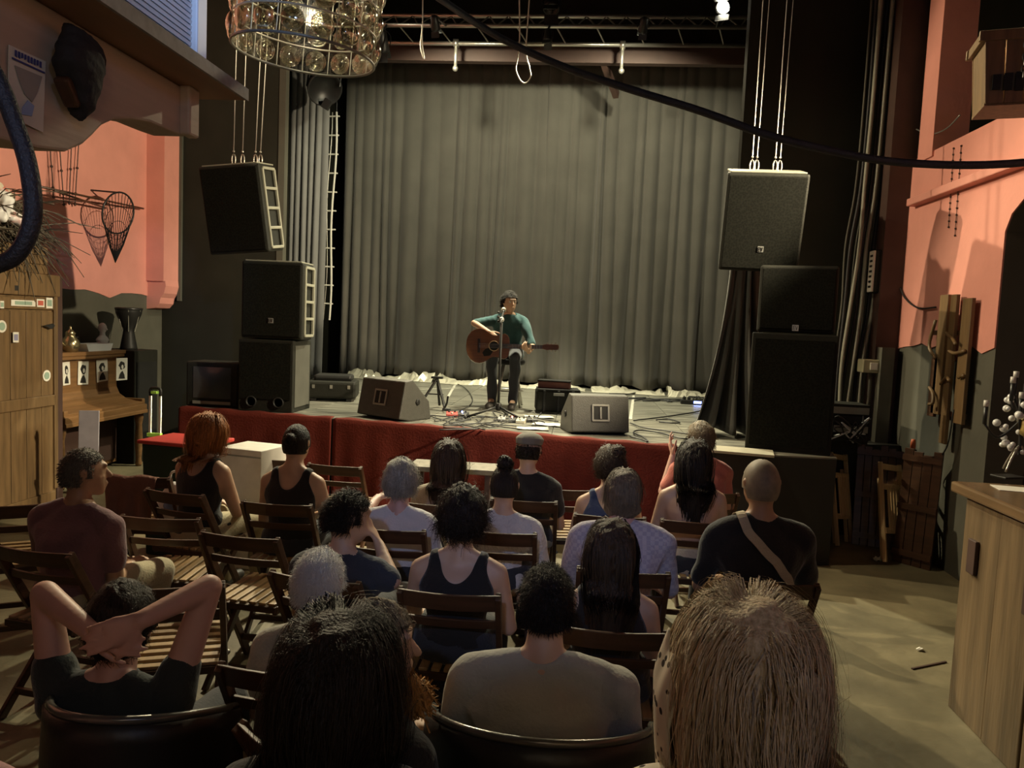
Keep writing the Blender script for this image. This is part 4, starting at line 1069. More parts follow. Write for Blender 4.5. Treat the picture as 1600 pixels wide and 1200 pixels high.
sit('person wearing a flat cap and a black T-shirt', 'folding chair holding the person in the flat cap', 828, 672, 4.95, sw=.215, hyaw=-10, hpitch=-8, shirt=('tee', K['black']), pants=K['khaki'],
    hairf=dict(color='dark', style='short', n=500, length=.02, bald=.35))
sit('person with curly pinned-up brown hair in a blue racerback top', 'folding chair holding the person in the blue racerback top', 955, 690, 4.7, sw=.2, female=True, hyaw=15, lean=.08, shirt=('tank', K['blue']), pants=K['jeans'],
    hairf=dict(color='brown', style='curly', n=2600, length=.045, bun_at=(.03, -.05, .09), bun_r=.05, thick=.0015), pad=.04)
sit('person with thinning grey-brown hair in a pale checked shirt', 'folding chair holding the person in the checked shirt', 976, 726, 3.7, sw=.25, lean=.07, hyaw=-6, shirt=('tee', K['plaid'], .9), pants=K['jeans'], skin='pink',
    hairf=dict(color='ash', style='long', n=1300, length=.07, puff=.014, thick=.0022), pad=.02)
sit('person in a coral top raising one hand', None, 1097, 654, 5.4, sw=.215, yaw=6, hyaw=20, shirt=('tee', K['coral'], .7), pants=K['jeans'], skin='pink', vox=.0065,
    hairf=dict(color='ash', style='curly', n=1100, length=.035, thick=.0026), pad=.03, arms={-1: (('p', 1037, 768, 5.4), ('p', 1052, 712, 5.42), ('p', 1044, 682, 5.44), (1, 0, .1), (.15, .25, .4, .5))})
sit('person with long dark hair and a bare back', 'folding chair holding the person with the bare back', 1086, 681, 4.6, sw=.205, female=True, shirt=('bare', K['cream']), pants=K['jeans'], skin='fair', hyaw=-8,
    hairf=dict(color='dark', style='long', n=1700, length=.33, puff=.03, thick=.0028), pad=.03)
sit('bald person in a black T-shirt with a cream bag strap', 'folding chair holding the bald person', 1192, 716, 3.6, sw=.245, lean=.04, hyaw=8, shirt=('tee', K['black'], .8), pants=K['jeans'], skin='tan',
    hairf=dict(color='stubble', style='short', n=900, length=.004, thick=.0008), pad=.006, s=1.05)
sit('person with a round mop of dark curls in a black tank top', 'folding chair holding the person with the mop of dark curls', 725, 749, 3.3, sw=.215, female=True, shirt=('tank', K['black']), pants=K['jeans'],
    hairf=dict(color='dark', style='curly', n=4500, length=.06, thick=.0013), pad=.05)
sit('person in dark denim propping one arm, looking aside', 'folding chair holding the person in dark denim', 545, 761, 3.4, sw=.24, yaw=-10, hyaw=-42, hpitch=-8, shirt=('tee', K['denim'], .7), pants=K['jeans'], lean=.03, skin='fair',
    hairf=dict(color='dark', style='short', n=4500, length=.04, thick=.0012), pad=.022, arms={1: (('p', 614, 908, 3.3), ('p', 592, 850, 3.45), ('p', 580, 820, 3.5), (-1, 0, 0), .6)})
sit('person with short white hair seen over the dark-haired head', 'folding chair holding the person with short white hair', 500, 853, 2.6, sw=.21, lean=.05, shirt=('tee', K['grey']), pants=K['jeans'], skin='pink',
    hairf=dict(color='white', style='short', n=5000, length=.028, thick=.001), pad=.016)
sit('person with long dark-brown hair in a black sleeveless top', 'folding chair holding the person with long dark-brown hair', 957, 802, 3.0, sw=.2, female=True, shirt=('tank', K['black']), pants=K['jeans'], skin='fair',
    hairf=dict(color='brown', style='long', n=2200, length=.42, puff=.02, thick=.0026), pad=.024)
g16 = sit('broad-shouldered person with short dark hair in a grey T-shirt', None, 857, 875, 2.25, sw=.262, lean=.06, shirt=('tee', K['grey'], .75), pants=K['jeans'], skin='fair', hyaw=4, vox=.008, thick=1.12,
    hairf=dict(color='dark', style='short', n=6500, length=.024, thick=.0008), pad=.016)
sit('person in a plum T-shirt with a grey crop beside the wardrobe', 'folding chair holding the person in the plum T-shirt', 130, 696, 3.6, sw=.24, yaw=-8, hyaw=-40, lean=.03, vox=.0065, shirt=('tee', K['plum'], .7), pants=K['khaki'], skin='tan',
    hairf=dict(color='saltpepper', style='short', n=1800, length=.018), pad=.014, arms={1: (('p', 180, 905, 3.6), ('p', 200, 884, 3.88), ('p', 236, 868, 4.0), (-.3, 0, -1), .5)})
sit('person leaning back with both hands clasped behind the head', None, 190, 896, 2.2, sw=.215, lean=-.02, vox=.0065, hpitch=10, shirt=('tee', K['green'], .35), pants=K['jeans'], skin='pink',
    hairf=dict(color='dark', style='curly', n=3500, length=.03, thick=.0012), pad=.03,
    arms={1: (('p', 326, 918, 2.22), ('p', 222, 968, 2.06), ('p', 150, 1000, 2.02), (-.2, 1, 0), (.2, .25, .3, .35)), -1: (('p', 70, 928, 2.2), ('p', 140, 985, 2.08), ('p', 205, 1010, 2.04), (.2, 1, 0), (.2, .25, .3, .35))})
g17 = sit('person with thick dark hair in black, close to the camera', 'folding chair holding the person with thick dark hair', 530, 936, 1.5, sw=.21, female=True, shirt=('tee', K['black']), pants=K['jeans'],
    hairf=dict(color='dark', style='long', n=7000, length=.30, puff=.05, thick=.0009, wave=.16), pad=.045)
sit('person with a ginger beard in profile behind the dark-haired head', None, 590, 927, 2.1, sw=.22, yaw=-30, hyaw=-50, shirt=('tee', K['black']), pants=K['jeans'], skin='fair', vox=.0065,
    hairf=dict(color='ash', style='curly', n=1500, length=.03, thick=.0022), pad=.03)
g18 = sit('person with long blonde hair and a spotted scarf', None, 1176, 912, 1.32, sw=.21, female=True, seat=.62, shirt=('tee', K['spots'], .8), pants=K['jeans'], skin='pink',
    hairf=dict(color='blonde', style='long', n=11000, length=.30, puff=.055, thick=.0008, wave=.16), pad=.05)
sit('person in a pink jumper cut off at the frame edge', 'folding chair holding the person in the pink jumper', -112, 960, 1.62, sw=.23, shirt=('tee', K['pinkwool'], 1.3), pants=K['jeans'],
    hairf=dict(color='brown', style='short', n=900, length=.03))

# flat cap
pp = PEOPLE['person wearing a flat cap and a black T-shirt']
cp = Prims(); Mh = pp['MH']; hc = pp['hc']
cp.ell(hc+Mh @ Vector((0, .0, .066)), (.09, .115, .05), Mh)
cp.loft([(hc+Mh @ Vector((0, -.005, .035)), Mh @ Vector((.086, 0, 0)), Mh @ Vector((0, .108, 0))), (hc+Mh @ Vector((0, 0, .075)), Mh @ Vector((.094, 0, 0)), Mh @ Vector((0, .118, 0)))])
cp.cap(hc+Mh @ Vector((-.04, .11, .045)), .012, hc+Mh @ Vector((.04, .11, .045)), .012)
cp.cap(hc+Mh @ Vector((-.03, .14, .04)), .01, hc+Mh @ Vector((.03, .14, .04)), .01)
cp.obj('flat_cap', mat('cap_cloth', (.20, .19, .16), .9), pp['root'], .007, 3)
# ginger beard
pp = PEOPLE['person with a ginger beard in profile behind the dark-haired head']; rg = np.random.RandomState(3)
B0 = rg.normal(size=(1500, 3)); B0 /= np.linalg.norm(B0, axis=1, keepdims=True); B0 = B0[(B0[:, 1] > .0) & (B0[:, 2] < .1)]
Rm = np.array([[pp['MH'][i][j] for j in range(3)] for i in range(3)]); q = B0*np.array([.056, .058, .05])+np.array([0, .05, -.085]); Pth = np.zeros((len(q), 5, 3))
for k in range(5): Pth[:, k] = q+np.array([0, .012, -.018])*k+rg.normal(size=q.shape)*.004*k
strand_mesh(Pth@Rm.T+np.array(pp['hc']), np.full((len(q), 5), .0022), 'beard', HAIR['ginger'], pp['root'])
# bag strap over the bald person's back
pp = PEOPLE['bald person in a black T-shirt with a cream bag strap']; rl = Vector(pp['root'].location)
pts = [(-.10, .06, pp['zs']+.03), (-.095, -.01, pp['zs']+.068), (-.075, -.065, pp['zs']+.02), (-.02, -.098, pp['zs']-.06), (.07, -.112, pp['zs']-.16), (.15, -.1, pp['zs']-.245), (.205, -.04, pp['zs']-.30), (.2, .06, pp['zs']-.32)]
sp = spline([Vector(p)+Vector((0, pp['lean']*.8, 0)) for p in pts], 5)
STRAP = (pp['root'], sp, mat('strap', (.5, .42, .28), .8, bump=.3, bscale=150))
def finish_strap():
    """lay the strap on the shirt's surface"""
    from mathutils.bvhtree import BVHTree
    root, sp, m = STRAP
    sh = [c for c in root.children if c.name.startswith('shirt')][0].data
    tree = BVHTree.FromPolygons([v.co[:] for v in sh.vertices], [p.vertices[:] for p in sh.polygons])
    zc = sp[0][2]-.18; pts = []
    for p_ in sp:
        hit = tree.find_nearest(p_); cen = Vector((0, p_[1]*.2, min(p_[2], zc)))
        d = (p_-cen).normalized(); h = tree.ray_cast(cen+d*.6, -d)
        pts.append((h[0], h[1]) if h[0] is not None else (hit[0], hit[1]))
    mb = MB(); V = []; n_ = len(pts)
    for i, (p_, nr) in enumerate(pts):
        t_ = (pts[min(i+1, n_-1)][0]-pts[max(i-1, 0)][0]).normalized(); sd = t_.cross(nr).normalized()
        for a, b in ((-.021, 0), (.021, 0), (.021, .006), (-.021, .006)): V.append(p_+sd*a+nr*(b+.006))
    mb.add(V, [(i*4+k, i*4+(k+1) % 4, (i+1)*4+(k+1) % 4, (i+1)*4+k) for i in range(n_-1) for k in range(4)])
    mb.build('bag_strap', m, root, world=False, label='cream woven bag strap')
# spotted headscarf wound round the blonde head, under the loose hair
pp = PEOPLE['person with long blonde hair and a spotted scarf']; Mh, hc, hr = pp['MH'], pp['hc'], pp['hr']
def scarf(u, v):
    a = PI*(.80+.33*u); z = -.20+(.20+.05*math.sin(u*PI))*v; w = 1.0+.06*math.sin(u*PI)-.12*(1-v)**2
    rx, ry = (hr[0]+.074)*w, (hr[1]+.070)*w
    return hc+Mh @ Vector((rx*math.cos(a)*(1-.5*max(0, v-.7)), ry*math.sin(a), z+.012*math.sin(u*17)))
MB().grid(scarf, 20, 12).build('headscarf', K['spots'], pp['root'], smooth=True, solid=.004, world=False, label='cream headscarf with dark spots')

# black tub chairs of the back row
def tub_chair(x, y, yaw, label, w=.3):
    t = thing('tub_chair', label, 'chair', (x, y, 0), rz=rad(yaw), group='black tub chairs of the back row')
    n = 24
    def fn(u, v):
        a = PI*(1.0+u); k = 1+.08*(1-v)
        return (w*k*math.cos(a), .08+.33*k*math.sin(a), .36+(.44-.10*abs(2*u-1)**2)*v)
    MB().grid(fn, n, 8).build('back_shell', M['vinyl'], t, smooth=True, solid=.035, world=False)
    MB().tube([fn(k/n, 1.02) for k in range(n+1)], .012, 8).build('rim', M['rim'], t, smooth=True, world=False)
    MB().lathe([(.001, .36), (w-.04, .36), (w-.01, .39), (w-.01, .425), (w-.05, .45), (.001, .455)], (0, .08, 0), 22).build('seat', M['vinyl'], t, smooth=True, world=False)
    for sx in (-1, 1):
        for sy in (-1, 1): MB().cyl((sx*w*.6, .08+sy*.2, .36), (sx*w*.8, .08+sy*.25, 0), .014, n=8).build('leg', M['dark_steel'], t, smooth=True, world=False)
M['vinyl'] = mat('vinyl', (.014, .013, .012), .45, bump=.1); M['rim'] = mat('rim', (.16, .15, .13), .25, .4)
tub_chair(g16.location[0], g16.location[1]+.02, 0, 'black tub chair holding the person in the grey T-shirt', .33)
q = PEOPLE['person with a ginger beard in profile behind the dark-haired head']['root'].location
chair((q[0], q[1]), -30, 'folding chair holding the person with the ginger beard')
q = PEOPLE['person leaning back with both hands clasped behind the head']['root'].location
tub_chair(q[0]+.06, q[1]+.02, -4, 'black tub chair holding the person with clasped hands', .25)
q = PEOPLE['person in a coral top raising one hand']['root'].location
chair((q[0], q[1]), 6, 'folding chair holding the person in the coral top')
# high stool of the blonde person
q = g18.location
t = thing('bar_stool', 'tall bar stool under the person with long blonde hair', 'stool', (q[0], q[1], 0))
MB().lathe([(.001, .56), (.17, .56), (.18, .58), (.18, .6), (.16, .615), (.001, .62)], (0, 0, 0), 20).build('seat', M['wood_dark'], t, smooth=True, world=False)
for k in range(4):
    a = PI/4+k*PI/2; MB().cyl((.11*math.cos(a), .11*math.sin(a), .56), (.2*math.cos(a), .2*math.sin(a), 0), .016, n=8).build('leg', M['wood_dark'], t, smooth=True, world=False)

# empty chairs
def empty_chair(px, py, yaw, label, kind='long', ztop=.80):
    p = at_z(px, py, ztop); R = Matrix.Rotation(rad(yaw), 3, 'Z'); o = R @ Vector((0, -.24, 0))
    return chair((p[0]-o[0], p[1]-o[1]), yaw, label, kind)
cA = empty_chair(248, 810, 4, 'empty folding chair beside the person in the plum T-shirt')
cB = empty_chair(372, 838, -6, 'empty folding chair with brightly lit slats behind the orange-haired person')
cC = empty_chair(214, 746, 8, 'empty folding chair with a brown cloth over its back', 'cross')
empty_chair(522, 728, -4, 'empty front-row folding chair before the red cloth, next to the low bun', 'cross')
empty_chair(418, 718, -3, 'empty front-row folding chair next to the white box', 'cross')
empty_chair(262, 918, 22, 'empty folding chair in front of the person with clasped hands', 'cross')
empty_chair(20, 790, 30, 'folding chair half out of the frame beside the wardrobe', 'cross')
empty_chair(896, 766, 10, 'empty folding chair between the flat cap and the blue racerback', 'cross')
# cloth over the back of a chair
q = Vector(cC.location); r_ = random.Random(3)
def drape(u, v):
    x = -.19+.32*u; s_ = (v-.3); zz = .815-abs(s_)*.5*(1-.25*u if s_ > 0 else .5)
    y = -.25-(.018+.03*max(0, s_)) if s_ > 0 else -.25+.035
    if abs(s_) < .04: y = -.25; zz = .812
    return Matrix.Rotation(rad(8), 3, 'Z') @ Vector((x*(1-.25*max(0, s_)), y-.012*math.sin(u*19)*max(0, s_)*2+(.0 if s_ > 0 else .0), zz+.006*math.sin(u*11))) + Vector((q[0], q[1], 0))
tag(settle(MB().grid(drape, 24, 20).build('draped_cloth', mat('brown_cloth', (.24, .11, .075), .9, bump=.3, bscale=60), smooth=True, solid=.008)), 'brown cloth draped over the back of an empty chair', 'cloth')
# tote bag on that chair's seat
tb = thing('tote_bag', 'white tote bag slumped on the chair next to the orange-haired person', 'bag', (q[0]+.16, q[1]+.02, .465))
b_ = Prims(); b_.loft([(Vector((0, 0, .0)), Vector((.13, 0, 0)), Vector((0, .1, 0))), (Vector((0, 0, .1)), Vector((.16, 0, 0)), Vector((0, .11, 0))), (Vector((.01, 0, .2)), Vector((.13, 0, 0)), Vector((0, .07, 0))), (Vector((.02, 0, .25)), Vector((.09, 0, 0)), Vector((0, .03, 0)))])
b_.obj('bag_body', K['white'], tb, .012, 3, .012, 8, 2)
MB().tube(spline([(-.05, 0, .24), (-.02, -.03, .33), (.06, -.03, .33), (.09, 0, .24)], 6), .008, 6).build('strap', K['white'], tb, smooth=True, world=False)
MB().ball((.02, -.1, .12), (.06, .02, .05), 10, 8).build('blue_print', mat('bag_blue', (.2, .28, .5), .9), tb, smooth=True, world=False)

# ------------------------------------------------------------------ the guitarist
gr = person('seated guitarist in a teal T-shirt and dark jeans', 797, 454, 8.98, yaw=178, z0=STAGE, seat=.565, sw=.225, lean=.06, hyaw=32, hpitch=-6, skin='fair', shirt=('tee', K['teal'], .92), pants=K['jeans'], vox=.006, pad=.02,
    leg=((.135, .40, .60), (.12, .36, .1), (.13, .52, .035)), hairf=dict(color='dark', style='short', n=2200, length=.045, thick=.0022),
    arms={1: (('p', 741, 505, 8.9), ('p', 764, 519, 8.70), ('p', 777, 531, 8.66), (.0, -.9, -.3), (.5, .6, .65, .7)), -1: (('p', 832, 541, 8.85), ('p', 826, 550, 8.62), ('p', 817, 541, 8.53), (-.2, -.6, .6), (.7, .75, .8, .8))})
M['guitar_top'] = mat('guitar_top', (.17, .065, .022), .3, scale=3, stretch=(1, 1, 14), var=.35)
M['guitar_side'] = mat('guitar_side', (.12, .045, .018), .3, var=.3)
M['fretboard'] = mat('fretboard', (.03, .018, .012), .4)
gpos = Vector(at_d(762, 541, 8.68))
gt = thing('acoustic_guitar', 'brown acoustic guitar on the guitarist\'s lap', 'guitar', gpos, rot=(rad(-8), rad(-1), rad(8)))
hw = [(-.245, .0), (-.24, .06), (-.225, .11), (-.19, .16), (-.14, .19), (-.09, .198), (-.04, .185), (.01, .15), (.055, .125), (.10, .12), (.15, .135), (.19, .143), (.22, .13), (.24, .1), (.248, .05), (.25, 0)]
outl = hw + [(x, -z) for x, z in reversed(hw[1:-1])]
MB().prism(outl, (0, .05, 0), (1, 0, 0), (0, 0, 1), .095).build('body', M['guitar_side'], gt, bevel=.006, world=False)
MB().prism([(x*.99, z*.985) for x, z in outl], (0, -.045, 0), (1, 0, 0), (0, 0, 1), .004).build('soundboard', M['guitar_top'], gt, world=False)
Ry = Matrix.Rotation(PI/2, 3, 'X')
MB().lathe([(.05, 0), (.05, .003), (.001, .003)], (.07, -.048, 0), 24, Ry).build('sound_hole', M['black'], gt, world=False)
MB().tube([(.07+.057*math.cos(a), -.05, .057*math.sin(a)) for a in [2*PI*k/28 for k in range(28)]], .004, 5, True).build('rosette', M['wood_pale'], gt, world=False)
MB().box((-.1, -.053, 0), (.03, .01, .16)).build('bridge', M['fretboard'], gt, bevel=.003, world=False)
MB().prism([(.02, -.02), (.06, -.065), (.03, -.11), (-.04, -.12), (-.06, -.08), (-.03, -.04)], (0, -.05, 0), (1, 0, 0), (0, 0, 1), .002).build('pickguard', M['black'], gt, world=False)
nk = MB(); nk.tube([(.22, -.035, 0), (.5, -.035, 0), (.625, -.035, 0)], [.027, .024, .022], 10); nk.build('neck', M['guitar_side'], gt, smooth=True, world=False)
MB().prism([(.12, -.028), (.625, -.022), (.625, .022), (.12, .028)], (0, -.052, 0), (1, 0, 0), (0, 0, 1), .008).build('fretboard', M['fretboard'], gt, world=False)
for k in range(14): MB().box((.625-.505*(1-2**(-(k+1)/12))*1.24, -.061, 0), (.002, .002, .046)).build('fret', M['steel'], gt, world=False)
MB().prism([(.62, -.022), (.66, -.034), (.8, -.03), (.81, 0), (.8, .03), (.66, .034), (.62, .022)], (0, -.05, 0), (1, 0, 0), (0, 0, 1), .016).build('headstock', M['guitar_side'], gt, bevel=.002, world=False)
for k in range(6):
    sz = 1 if k % 2 else -1; x = .68+.045*(k//2)
    MB().cyl((x, -.042, sz*.03), (x, -.042, sz*.055), .006, n=6).build('tuner', M['steel'], gt, world=False)
    z = (-.018+.0072*k); MB().cyl((-.1, -.062, z*1.3), (.64, -.064, z), .0009, n=4).build('string', M['steel'], gt, world=False)
# ------------------------------------------------------------------ lens chandelier
def acrylic(name, tint, gloss, rough):
    m = bpy.data.materials.new(name); m.use_nodes = True; nt = m.node_tree; nt.nodes.clear(); N = nt.nodes.new; L = nt.links.new
    o = N('ShaderNodeOutputMaterial'); t = N('ShaderNodeBsdfTransparent'); t.inputs[0].default_value = (*tint, 1)
    g = N('ShaderNodeBsdfGlossy'); g.inputs['Roughness'].default_value = rough; g.inputs[0].default_value = (1, .97, .9, 1)
    lw = N('ShaderNodeLayerWeight'); lw.inputs[0].default_value = .35
    ma = N('ShaderNodeMath'); ma.operation = 'MULTIPLY_ADD'; ma.inputs[1].default_value = .7; ma.inputs[2].default_value = gloss
    L(lw.outputs['Facing'], ma.inputs[0]); mx = N('ShaderNodeMixShader'); L(ma.outputs[0], mx.inputs[0]); L(t.outputs[0], mx.inputs[1]); L(g.outputs[0], mx.inputs[2]); L(mx.outputs[0], o.inputs[0])
    return m
M['acrylic'] = acrylic('acrylic', (.86, .86, .82), .08, .08); M['lens'] = acrylic('lens', (.82, .81, .74), .16, .1)
M['seam'] = mat('seam', (.75, .72, .6), .3, .3)
cb = Vector(at_d(475, 86, 3.3)); CR = .30
ch = thing('lens_chandelier', 'cylindrical chandelier of clear plastic lens panels above the audience', 'chandelier', cb, rot=(rad(2), rad(4.5), 0))
NP = 16; PW = 2*PI*CR/NP; PH = .112
def cyl_pt(a, z, r=CR): return Vector((r*math.cos(a), r*math.sin(a), z))
pane_me = None
for row in range(4):
    for k in range(NP):
        a = 2*PI*(k+.5)/NP
        if pane_me is None:
            w = 2*PI/NP*.485
            pane_me = MB().grid(lambda u, v: cyl_pt(-w+2*w*u, PH*v*.97), 4, 1).build('pane', M['acrylic'], ch, smooth=True, world=False)
            ln_ = MB()
            ln_.lathe([(.048, 0), (.047, .006), (.04, .014), (.028, .021), (.014, .025), (.001, .026)], (CR, 0, PH/2), 18, Matrix.Rotation(PI/2, 3, 'Y'))
            for rr_ in (.02, .033, .044): ln_.tube([Vector((CR-.004, rr_*math.cos(b), PH/2+rr_*math.sin(b))) for b in [2*PI*j/18 for j in range(18)]], .0018, 4, True)
            lens0 = ln_.build('lens', M['lens'], pane_me, smooth=True, world=False); p_, l_ = pane_me, lens0
        else:
            p_ = pane_me.copy(); COL.objects.link(p_); p_.parent = ch; l_ = lens0.copy(); COL.objects.link(l_); l_.parent = p_
        p_.location = (0, 0, row*PH); p_.rotation_euler = (0, 0, a)
for row in range(5):
    MB().tube([cyl_pt(2*PI*j/48, row*PH-.002) for j in range(48)], .004 if row else .006, 6, True).build('ring', M['seam'] if row else M['steel_grey'], ch, smooth=True, world=False)
for k in range(NP): MB().cyl(cyl_pt(2*PI*k/NP, 0), cyl_pt(2*PI*k/NP, 4*PH), .002, n=4).build('seam', M['seam'], ch, world=False)
MB().lathe([(.001, .3), (.02, .3), (.035, .33), (.035, .37), (.02, .4), (.02, .5), (.001, .5)], (0, 0, 0), 12).build('added_bulb', mat('added_bulb', (1, .9, .7), .3, emit=(1, .93, .75), estr=9), ch, smooth=True, world=False)  # glowing bulb added inside to give the unlit lens panels highlights
MB().cyl((0, 0, .45), (0, 0, 4.4), .006, n=6).build('cord', M['rubber'], ch, world=False)
for a in (0, PI/2, PI, 3*PI/2): MB().cyl(cyl_pt(a, 4*PH), (0, 0, 4*PH+.3), .003, n=4).build('cross_wire', M['steel'], ch, world=False)
pl_ = point('chandelier_fill_light', cb+Vector((0, 0, .33)), 5, (1, .84, .55), .035)  # fill light added with the glowing bulb

# ------------------------------------------------------------------ pine bracket shelf, close on the left
XB = -1.02
br = thing('bracket_shelf', 'pine wall shelf with a scrolled bracket plank near the camera', 'shelf', (XB-.1, .3, 0))
def bz(px, py): p = at_x(px, py, XB); return (p[1], p[2])
low = [bz(*q) for q in ((292, 214), (270, 206), (235, 191), (205, 186), (180, 187), (160, 196), (145, 212), (130, 226), (105, 237), (60, 232), (0, 217))]
y_far = low[0][0]; ztop_ = bz(288, 141)[1]+.005
pts = [(y, z) for y, z in low] + [(.25, low[-1][1]+.03), (.25, ztop_), (y_far, ztop_)]
MB().prism(pts, (XB, 0, 0), (0, 1, 0), (0, 0, 1), -.09).build('bracket_plank', M['pine'], br, bevel=.006)
MB().box((XB+.012, y_far-.012, (low[0][1]+ztop_)/2), (.03, .05, ztop_-low[0][1]+.004)).build('end_strip', M['pine'], br, bevel=.006)
se = at_z(384, 150, ztop_+.012)
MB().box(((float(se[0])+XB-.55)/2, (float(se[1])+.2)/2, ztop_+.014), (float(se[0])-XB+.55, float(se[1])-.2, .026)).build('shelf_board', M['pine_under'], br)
MB().box((float(se[0])+.004, (float(se[1])+.2)/2, ztop_+.014), (.008, float(se[1])-.2, .03)).build('edge_band', mat('grey_edge', (.33, .31, .27), .6, scale=25, var=.4), br)
MB().box((XB-.25, .1, ztop_/2), (.5, .2, ztop_)).build('support_post', M['pine'], br)
# white louvred unit on the shelf
XA = float(se[0])-.075
ua = thing('air_unit', 'white louvred air unit standing on the pine shelf', 'air unit', (XA-.15, 1.4, ztop_+.027))
yfar = float(at_x(318, 70, XA)[1])
MB().box((XA-.17, yfar-.55, ztop_+.027+.3), (.3, 1.1, .6)).build('housing', M['white_plastic'], ua, bevel=.008)
fr_ = M['white_plastic']
MB().box((XA-.008, yfar-.02, ztop_+.33), (.03, .05, .6)).build('corner_frame', fr_, ua, bevel=.004)
MB().box((XA-.012, yfar-.55, ztop_+.045), (.03, 1.1, .035)).build('bottom_frame', M['steel_grey'], ua, bevel=.004)
for k in range(40):
    z = ztop_+.072+.013*k
    MB().box((XA-.012, yfar-.57, z), (.014, 1.04, .008), (0, rad(25), 0)).build('louvre', fr_, ua)
for k in (0, 1): MB().box((XA+.004, yfar-.09-.05*k, ztop_+.055), (.01, .022, .016)).build('clip', M['steel'], ua)
# printed notice on the bracket
nt_ = thing('paper_notice', 'white paper notice pinned on the pine bracket', 'notice', at_x(40, 205, XB+.004))
c4 = [Vector(at_x(x, y, XB+.003)) for x, y in ((13, 70), (70, 96), (66, 207), (11, 180))]
mb = MB(); mb.add(c4+[p+Vector((.002, 0, 0)) for p in c4], [(0, 1, 2, 3), (7, 6, 5, 4), (0, 4, 5, 1), (1, 5, 6, 2), (2, 6, 7, 3), (3, 7, 4, 0)]).build('sheet', M['paper'], nt_)
M['ink_blue'] = mat('ink_blue', (.06, .07, .28), .8); M['ink'] = mat('ink', (.02, .018, .016), .8); M['grey_print'] = mat('grey_print', (.38, .37, .35), .8); M['pale_blue'] = mat('pale_blue', (.35, .48, .8), .8)
def on_notice(u, v, e=.0035): return c4[0].lerp(c4[1], u).lerp(c4[3].lerp(c4[2], u), v)+Vector((e, 0, 0))
def patch(name, uv, m, par, e=.0035):
    n = len(uv); q = [on_notice(u, v, e) for u, v in uv]
    MB().add(q+[p+Vector((.001, 0, 0)) for p in q], [tuple(range(n)), tuple(range(2*n-1, n-1, -1))]+[(i, n+i, n+(i+1) % n, (i+1) % n) for i in range(n)]).build(name, m, par)
rr = random.Random(2)
for k in range(9):
    u = .12+.085*k; patch('letter', [(u, .04), (u+.05, .04), (u+.05, .04+rr.uniform(.06, .1)), (u, .12)], M['ink_blue'], nt_)
patch('header_line', [(.05, .16), (.95, .16), (.95, .185), (.05, .185)], M['ink_blue'], nt_)
patch('faded_picture', [(.12, .26), (.88, .24), (.75, .5), (.62, .66), (.4, .6), (.25, .45)], M['grey_print'], nt_)
patch('blue_figure', [(.35, .8), (.5, .66), (.68, .7), (.62, .86), (.35, .9)], M['pale_blue'], nt_)
# black rough object fixed on the bracket
bk = thing('black_holster', 'black leathery lump hung on the pine bracket', 'holster', at_x(120, 160, XB+.05))
b_ = Prims()
def bx(x, y, e): return Vector(at_x(x, y, XB+e))-Vector(bk.location)
b_.loft([(bx(130, 62, .035), Vector((.028, 0, 0)), Vector((0, .045, -.018))), (bx(128, 85, .04), Vector((.034, 0, 0)), Vector((0, .06, .0))), (bx(122, 115, .04), Vector((.034, 0, 0)), Vector((0, .058, -.005))), (bx(118, 140, .035), Vector((.03, 0, 0)), Vector((0, .045, -.03))), (bx(115, 162, .03), Vector((.022, 0, 0)), Vector((0, .022, -.03)))])
b_.obj('body', mat('black_leather', (.022, .022, .026), .8, scale=40, var=.3, bump=.2, bscale=60), bk, .006, 2, .0012, 60, 1)
MB().bar(Vector(bk.location)+bx(98, 118, .03), Vector(bk.location)+bx(118, 165, .03), .03, .03).build('flap', M['wood_dark'], bk, bevel=.006)
# thick black hose in the foreground
rope('black_hose', [at_d(x, y, D) for x, y, D in ((-40, 60, 1.15), (0, 132, 1.15), (22, 190, 1.15), (42, 250, 1.15), (51, 310, 1.15), (48, 355, 1.15), (28, 395, 1.15), (-4, 414, 1.15), (-60, 425, 1.15))], [.013]*8*8+[.013], M['cable_black'], 'thick black hose bending at the frame edge', 'hose', n=12)

# ------------------------------------------------------------------ wardrobe
XW = -4.9
ye = float(at_x(84, 600, XW)[1]); zt2 = float(at_x(84, 432, XW)[2]); y0 = ye-1.25
wd = thing('wardrobe', 'old brown wooden wardrobe covered in stickers', 'wardrobe', (XW-.3, ye-.6, 0))
MB().box((XW-.3, (y0+ye)/2, zt2/2), (.56, ye-y0, zt2)).build('carcass', M['wood_warm'], wd)
MB().box((XW-.02, ye+.045, zt2/2), (.1, .085, zt2)).build('corner_post', M['wood_dark2'] if 'wood_dark2' in M else M['brown_trim'], wd, bevel=.01)
zr = float(at_x(60, 627, XW)[2])
door = MB().box((XW+.008, y0+.61, zt2/2-.05), (.03, 1.22, zt2-.25)).build('door', M['wood_warm'], wd, bevel=.003)
for (a, b) in ((.12, zr-.05), (zr+.05, zt2-.33)):
    for k in range(6):
        MB().box((XW+.026, y0+.1+.19*k+.09, (a+b)/2), (.012, .184, b-a)).build('panel_board', M['wood_warm'], door, bevel=.003)
for z in (.08, zr, zt2-.26): MB().box((XW+.034, y0+.61, z), (.03, 1.2, .1)).build('rail', M['wood_warm'], door, bevel=.006)
MB().box((XW+.034, ye-.03, zt2/2), (.03, .05, zt2-.3)).build('stile', M['wood_warm'], door, bevel=.006)
MB().box((XW+.03, (y0+ye)/2, zt2-.09), (.05, ye-y0+.04, .2)).build('cornice', M['wood_warm'], wd, bevel=.01)
hq = at_x(75, 509, XW+.06)
MB().prism([(0, 0), (.12, .02), (.14, 0), (.1, -.03)], (XW+.05, float(hq[1])-.06, float(hq[2])), (0, 1, 0), (0, 0, 1), .02).build('latch', M['dark_steel'], wd)
